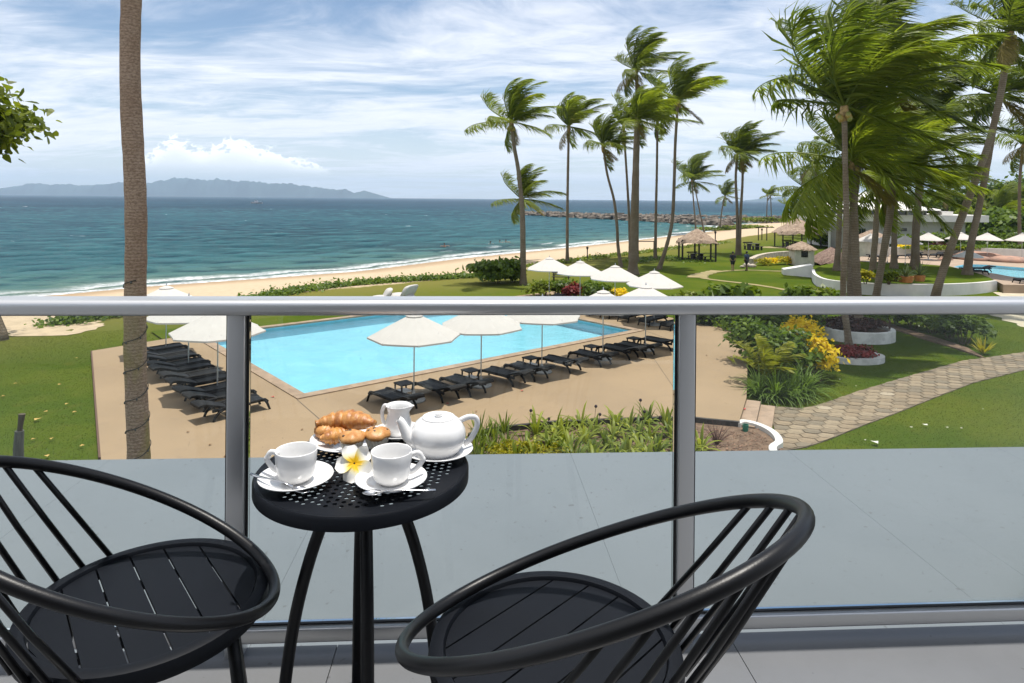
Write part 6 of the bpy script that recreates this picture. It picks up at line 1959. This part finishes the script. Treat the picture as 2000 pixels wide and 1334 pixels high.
# ------------------------------------------------------------------ table
TC = Vector((-.3515, 1.576))
TR, TH = .252, .70
tb = thing('bistro_table', 'round black perforated metal bistro table between the chairs', 'table', (TC.x, TC.y, ZF))
mb = MB()
mb.lathe([(TR - .012, TH - .003), (TR - .004, TH - .0005), (TR, TH - .005), (TR, TH - .030), (TR - .004, TH - .032), (TR - .004, TH - .010), (TR - .012, TH - .0065), (TR - .012, TH - .003)], 96)
mb.build('rim', SEATM, tb, 'auto')
def perforated():
    pts, es = [], []
    Rr = TR - .0121
    for j in range(96):
        a = 2 * PI * j / 96
        pts.append(Vector((Rr * math.cos(a), Rr * math.sin(a)))); es.append((j, (j + 1) % 96))
    holes = []
    sp = .0195; rh = .0056; ca, sa = math.cos(.5), math.sin(.5)
    for i in range(-14, 15):
        for j in range(-14, 15):
            x0, y0 = (i + .5 * (j % 2)) * sp, j * sp * .88
            x, y = x0 * ca - y0 * sa, x0 * sa + y0 * ca
            if x * x + y * y < (TR - .045) ** 2:
                o = len(pts)
                for k in range(8):
                    a = 2 * PI * k / 8
                    pts.append(Vector((x + rh * math.cos(a), y + rh * math.sin(a))))
                    es.append((o + k, o + (k + 1) % 8))
                holes.append((x, y))
    V, _, T, *_r = delaunay_2d_cdt(pts, es, [], 1, 1e-7)
    H = np.array(holes)
    mb = MB(); fs = []
    for t in T:
        c = sum((V[i] for i in t), Vector((0, 0))) / 3
        if c.length > Rr or ((H[:, 0] - c.x) ** 2 + (H[:, 1] - c.y) ** 2).min() < (rh * .9) ** 2:
            continue
        p, q_, r_ = (V[i] for i in t)
        fs.append(tuple(t) if (q_ - p).cross(r_ - p) > 0 else tuple(t[::-1]))
    mb.add([(p.x, p.y, TH - .003) for p in V], fs)
    mb.add([(p.x, p.y, TH - .0055) for p in V], [f[::-1] for f in fs])
    for x, y in holes:
        o = len(mb.v)
        for k in range(8):
            a = 2 * PI * k / 8
            mb.v += [(x + rh * math.cos(a), y + rh * math.sin(a), TH - .003), (x + rh * math.cos(a), y + rh * math.sin(a), TH - .0055)]
        mb.f += [(o + 2 * k, o + 2 * ((k + 1) % 8), o + 2 * ((k + 1) % 8) + 1, o + 2 * k + 1) for k in range(8)]
    return mb
perforated().build('table_top', SEATM, tb)
az0 = math.atan2(-TC.y, -TC.x)
for k in range(4):
    a = az0 + R(4) + k * PI / 2
    d_ = Vector((math.cos(a), math.sin(a), 0))
    P = [d_ * r_ + Vector((0, 0, z)) for r_, z in ((.070, .665), (.088, .60), (.122, .50), (.152, .38), (.172, .25), (.184, .12), (.190, 0))]
    MB().tube([Vector(p) for p in spline([tuple(p) for p in P], 4)], .0145, 12).build('leg', CH, tb, True)
MB().tube([(math.cos(a) * .082, math.sin(a) * .082, .645) for a in np.linspace(0, 2 * PI, 32, endpoint=False)], .008, 8, closed=True).build('leg_ring', CH, tb, True)

# ------------------------------------------------------------------ breakfast things
CHINA = principled('white_china', (.73, .725, .715), .16, 0, .5, coat=.3)
ZTB = ZF + TH + .0005
def tat(px, py, dz=0.0):
    """point on the table top seen at a pixel"""
    return at(px, py, ZTB + dz)
def saucer_prof(r):
    return [(.0, 0), (.42 * r, 0), (.46 * r, .003), (.80 * r, .010), (.97 * r, .0165), (r, .0185), (.985 * r, .0205), (.93 * r, .0185), (.6 * r, .0085), (.44 * r, .0062), (0, .0060)]
def handle_tube(r0, r1, w, zlo, zhi, n=14, tr=.0048):
    """C-shaped handle along +x from body radius r0 (low) / r1 (high)"""
    P = [(r1 - .004, 0, zhi), (r1 + w * .55, 0, zhi + .004), (r1 + w * .95, 0, zhi - .010), (r1 + w, 0, (zhi + zlo) / 2 + .004), (r0 + w * .72, 0, zlo + .006), (r0 + w * .25, 0, zlo - .002), (r0 - .005, 0, zlo)]
    return MB().tube([Vector(p) for p in spline(P, 4)], tr, 8, flat=1.35)
def cup_set(lab, px, py, hrot, r_s, spoon):
    p = tat(px, py)
    sc = MB().lathe(saucer_prof(r_s), 48).build('saucer', CHINA, None, True, p)
    tag(sc, 'white china saucer under the %s cup' % lab, 'saucer')
    T = thing('coffee_cup', 'white china cup on the %s saucer, handle pointing %s' % (lab, 'left' if lab == 'left' else 'right'), 'cup', (p.x, p.y, p.z + .0065), hrot)
    MB().lathe([(0, 0), (.026, 0), (.0275, .003), (.035, .007), (.0405, .015), (.0435, .030), (.0452, .052), (.0462, .070), (.0455, .0716), (.0445, .070), (.0434, .052), (.0415, .030), (.038, .016), (.031, .010), (0, .009)], 48).build('body', CHINA, T, True)
    handle_tube(.040, .0455, .026, .022, .057).build('handle', CHINA, T, True)
    return p
cL = cup_set('left', 578, 944, R(172), .083, None)
cR = cup_set('right', 764, 947, R(14), .081, None)
def spoon(label, p0, p1, bowl_first=True):
    """p0 handle end, p1 bowl centre (world)"""
    SP = principled('spoon_steel', (.56, .56, .57), .16, 1.0)
    T = thing('teaspoon', label, 'spoon', p0)
    d = Vector(p1) - Vector(p0); L = d.length
    q = d.to_track_quat('X', 'Z').to_matrix()
    mb = MB()
    mb.tube([q @ Vector((x * L, 0, z)) for x, z in ((0, .001), (.15, 0), (.4, .003), (.65, .005), (.84, .002))], [.0042, .0048, .003, .0022, .0030], 8, flat=.45)
    mb.build('handle', SP, T, True)
    mb = MB(); n, m = 16, 6
    for i in range(m + 1):
        t = i / m
        for j in range(n):
            a = 2 * PI * j / n
            mb.v.append(q @ Vector((L + math.cos(a) * .021 * t, math.sin(a) * .0135 * t * (1 - .18 * math.cos(a)), -.0055 * (1 - t * t) + .001)))
    for i in range(m):
        for j in range(n):
            mb.f.append((i * n + j, i * n + (j + 1) % n, (i + 1) * n + (j + 1) % n, (i + 1) * n + j))
    o = mb.build('bowl', SP, T, True)
    sm = o.modifiers.new('thick', 'SOLIDIFY'); sm.thickness = .0011
spoon('steel teaspoon lying on the left saucer, handle past the table edge', at(489, 926, ZTB + .030), at(588, 957, ZTB + .0155))
spoon('steel teaspoon lying on the right saucer, handle pointing right', at(851, 957, ZTB + .016), at(727, 963, ZTB + .020))

# teapot on its saucer
p = tat(856, 889)
tag(MB().lathe(saucer_prof(.088), 48).build('saucer', CHINA, None, True, p), 'white china saucer under the teapot', 'saucer')
T = thing('teapot', 'round white china teapot with lid, spout to the left', 'teapot', (p.x, p.y, p.z + .0065), R(8))
MB().lathe([(0, 0), (.045, 0), (.048, .003), (.056, .012), (.066, .030), (.0695, .046), (.067, .062), (.058, .077), (.047, .086), (.041, .0885), (.038, .087), (.0, .086)], 56).build('body', CHINA, T, True)
lid = MB().lathe([(.0415, .0885), (.0415, .0915), (.037, .0935), (.034, .0925), (.026, .0895), (.016, .0905), (.0, .0915)], 48).build('lid', CHINA, T, True)
MB().lathe([(.0, .1035), (.0075, .1025), (.0105, .0985), (.0085, .094), (.007, .0905)], 24).build('knob', CHINA, lid, True)
MB().tube([Vector(v) for v in spline([(-.054, 0, .030), (-.074, 0, .043), (-.084, 0, .062), (-.094, 0, .0815), (-.101, 0, .0885)], 5)], [.020 - .0118 * (i / 20) ** .75 for i in range(21)], 14, cap=False).build('spout', CHINA, T, True)
MB().tube([Vector(v) for v in spline([(.054, 0, .079), (.075, 0, .087), (.094, 0, .084), (.098, 0, .066), (.090, 0, .045), (.078, 0, .028), (.064, 0, .020)], 5)], .0052, 10, flat=1.4).build('handle', CHINA, T, True)
# jug on its saucer
p = tat(778, 853)
tag(MB().lathe(saucer_prof(.068), 40).build('saucer', CHINA, None, True, p), 'white china saucer under the milk jug', 'saucer')
T = thing('milk_jug', 'small white china milk jug behind the teapot spout', 'jug', (p.x, p.y, p.z + .0065), R(160))
mb = MB().lathe([(0, 0), (.027, 0), (.031, .006), (.0355, .020), (.0355, .034), (.031, .050), (.0285, .062), (.032, .074), (.0345, .080), (.0335, .0805), (.030, .073), (.0265, .062), (.028, .049), (.032, .034), (.031, .018), (0, .008)], 40)
for i, v in enumerate(mb.v):
    if v[2] > .058:
        a = math.atan2(v[1], v[0] * -1)
        k = max(0, math.cos(a)) ** 10 * (v[2] - .058) / .024
        mb.v[i] = (v[0] * (1 + .42 * k), v[1] * (1 - .2 * k), v[2] + .004 * k - .004 * max(0, -math.cos(a)) * 0)
mb.build('body', CHINA, T, True)
handle_tube(.034, .031, .020, .026, .070, tr=.0042).build('handle', CHINA, T, True)

# plate of pastries
p = tat(683, 868)
tag(MB().lathe([(0, 0), (.055, 0), (.06, .004), (.092, .014), (.102, .018), (.1, .0205), (.09, .0175), (.06, .008), (0, .0065)], 48).build('plate', CHINA, None, True, p), 'white plate holding the pastries', 'plate')
def crust_mat(name, c1, c2, c3):
    m = bpy.data.materials.new(name); m.use_nodes = True
    N = NT(m.node_tree)
    tc = N.n('ShaderNodeTexCoord').outputs['Object']
    n1 = N.noise(tc, 38.0, 5.0, .6); n2 = N.noise(tc, 140.0, 5.0, .7)
    c = N.mix(N.smooth(n1, .35, .62), c1, c2)
    c = N.mix(N.math('MULTIPLY', N.smooth(n2, .55, .7), .5), c, c3)
    bp = N.n('ShaderNodeBump', ins={'Strength': .6, 'Distance': .003, 'Height': N.math('ADD', n1, N.math('MULTIPLY', n2, .5))})
    b = N.n('ShaderNodeBsdfPrincipled', ins={'Base Color': c, 'Roughness': .42, 'Normal': bp.outputs[0], 'Subsurface Weight': .08, 'Subsurface Radius': (.01, .006, .003), 'Coat Weight': .15})
    out = N.n('ShaderNodeOutputMaterial'); N.t.links.new(b.outputs[0], out.inputs[0])
    return m
CRUST = crust_mat('golden_crust', (.52, .25, .065), (.30, .105, .022), (.66, .40, .15))
CRUM = crust_mat('muffin_top', (.52, .27, .085), (.42, .18, .05), (.60, .36, .15))
CHOC = principled('chocolate', (.025, .010, .006), .4)
PAPER = principled('muffin_paper', (.62, .58, .50), .8, bump=.2, bscale=60)
def croissant(label, c, L, r_, rz, bend, seed, tilt=0.0):
    g = random.Random(seed)
    T = thing('croissant', label, 'pastry', c, rz)
    pts, rr = [], []
    n = 44
    for i in range(n + 1):
        t = i / n; a = (t - .5) * bend
        R0 = L / bend
        x, y = R0 * math.sin(a), R0 * (1 - math.cos(a))
        env = max(.14, math.sin(PI * t)) ** .62
        seg = (t * 7) % 1.0
        rr.append(r_ * env * (.79 + .25 * (1 - seg) ** .7) * g.uniform(.985, 1.015))
        pts.append((x, y, r_ * .80 + tilt * (t - .5)))
    MB().tube(pts, rr, 18, flat=.86).build('body', CRUST, T, True)
    return T
def muffin(label, c, r_, seed):
    g = random.Random(seed)
    T = thing('muffin', label, 'pastry', c, g.uniform(0, 6))
    mb = MB(); n = 40
    for i, (rr, z) in enumerate(((.60, 0), (.72, .35), (.88, .85), (.93, 1.0))):
        for j in range(n):
            a = 2 * PI * j / n; k = 1 + .035 * (1 if j % 2 else -1) * (z + .3)
            mb.v.append((r_ * rr * k * math.cos(a), r_ * rr * k * math.sin(a), r_ * z))
    for i in range(3):
        for j in range(n):
            mb.f.append((i * n + j, i * n + (j + 1) % n, (i + 1) * n + (j + 1) % n, (i + 1) * n + j))
    mb.build('paper_case', PAPER, T)
    mb = MB().lathe([(r_ * .80, r_ * .80), (r_ * .98, r_ * .95), (r_ * 1.02, r_ * 1.08), (r_ * .9, r_ * 1.28), (r_ * .62, r_ * 1.45), (r_ * .3, r_ * 1.53), (0, r_ * 1.55)], 28)
    for i, v in enumerate(mb.v):
        a = math.atan2(v[1], v[0]); k = 1 + .05 * math.sin(3 * a + seed) + .04 * math.sin(7 * a + 2 * seed)
        mb.v[i] = (v[0] * k, v[1] * k, v[2] * (1 + .03 * math.sin(4 * a)))
    mb.build('muffin_top', CRUM, T, True)
    for k in range(6):
        a = g.uniform(0, 6.28); e = g.uniform(.2, .75)
        MB().sphere((math.cos(a) * r_ * e, math.sin(a) * r_ * e, r_ * (1.54 - .42 * e ** 2)), r_ * .12, 7, 5, sz=.7).build('chocolate_chip', CHOC, T, True)
croissant('large golden croissant lying across the back of the plate', (p.x - .012, p.y + .022, p.z + .028), .165, .0335, R(176), 1.1, 1, -.006)
croissant('small rolled pastry at the left side of the plate', (p.x - .062, p.y + .002, p.z + .012), .085, .024, R(-25), .9, 2)
croissant('small golden pastry at the front left of the plate', (p.x - .030, p.y - .030, p.z + .014), .080, .024, R(40), .7, 3)
pm = tat(687, 893); muffin('chocolate chip muffin in white paper at the front of the plate', (pm.x - .002, pm.y + .010, p.z + .010), .034, 4)
pm = tat(735, 886); muffin('chocolate chip muffin at the right side of the plate', (pm.x, pm.y + .008, p.z + .010), .034, 5)

# frangipani
def flower():
    c = at(692, 905, ZTB + .036)
    T = thing('frangipani', 'white frangipani flower with a yellow centre leaning on the plate', 'flower', c)
    PET = bpy.data.materials.new('petal'); PET.use_nodes = True
    N = NT(PET.node_tree)
    at_ = N.n('ShaderNodeAttribute', attribute_name='rad').outputs['Fac']
    col = N.ramp(at_, [(0.0, (.85, .48, .01)), (.20, (.86, .58, .03)), (.42, (.84, .78, .52)), (.60, (.80, .785, .74)), (1.0, (.78, .765, .73))])
    b = N.n('ShaderNodeBsdfPrincipled', ins={'Base Color': col, 'Roughness': .55, 'Specular IOR Level': .25})
    tr = N.n('ShaderNodeBsdfTranslucent', ins={'Color': col})
    mx = N.n('ShaderNodeMixShader', ins={0: .22, 1: b.outputs[0], 2: tr.outputs[0]})
    out = N.n('ShaderNodeOutputMaterial'); N.t.links.new(mx.outputs[0], out.inputs[0])
    # flower faces the camera and up
    nrm = (Vector((0, 0, HC + .25)) - c).normalized()
    ux = nrm.cross(Vector((0, 0, 1))).normalized() * -1
    uy = nrm.cross(ux) * -1
    if uy.z < 0: uy = -uy
    for k in range(5):
        a0 = R(90 + 72 * k + 8)
        mb = MB(); att = []
        n, m = 9, 7
        for i in range(n + 1):
            t = i / n; r_ = .002 + .039 * t
            w = .0175 * math.sin(PI * (t * .80 + .045)) ** .75 * 1.1
            for j in range(m):
                u = -1 + 2 * j / (m - 1)
                along = r_; across = u * w + .006 * math.sin(t * 2.2)
                lift = .014 * t - .018 * t * t + .007 * u * u * (t + .2) + (.006 * u * t)
                x = math.cos(a0) * along - math.sin(a0) * across
                y = math.sin(a0) * along + math.cos(a0) * across
                mb.v.append(ux * x + uy * y + nrm * lift); att.append(t)
        for i in range(n):
            for j in range(m - 1):
                mb.f.append((i * m + j, (i + 1) * m + j, (i + 1) * m + j + 1, i * m + j + 1))
        o = mb.build('petal', PET, T, True)
        set_attr(o.data, 'rad', att)
flower()

# ------------------------------------------------------------------ sea air
def haze():
    mb = MB().box((0, 6000, 170), (36000, 13400, 356))
    o = mb.build('haze', None)
    m = bpy.data.materials.new('haze'); m.use_nodes = True
    N = NT(m.node_tree)
    v = N.n('ShaderNodeVolumePrincipled', ins={'Density': HAZE, 'Anisotropy': 0.0})
    v.inputs['Color'].default_value = (.60, .79, 1.0, 1)
    out = N.n('ShaderNodeOutputMaterial'); N.t.links.new(v.outputs[0], out.inputs['Volume'])
    o.data.materials.append(m)
    stuff(o)
HAZE = 1.1e-4
haze()
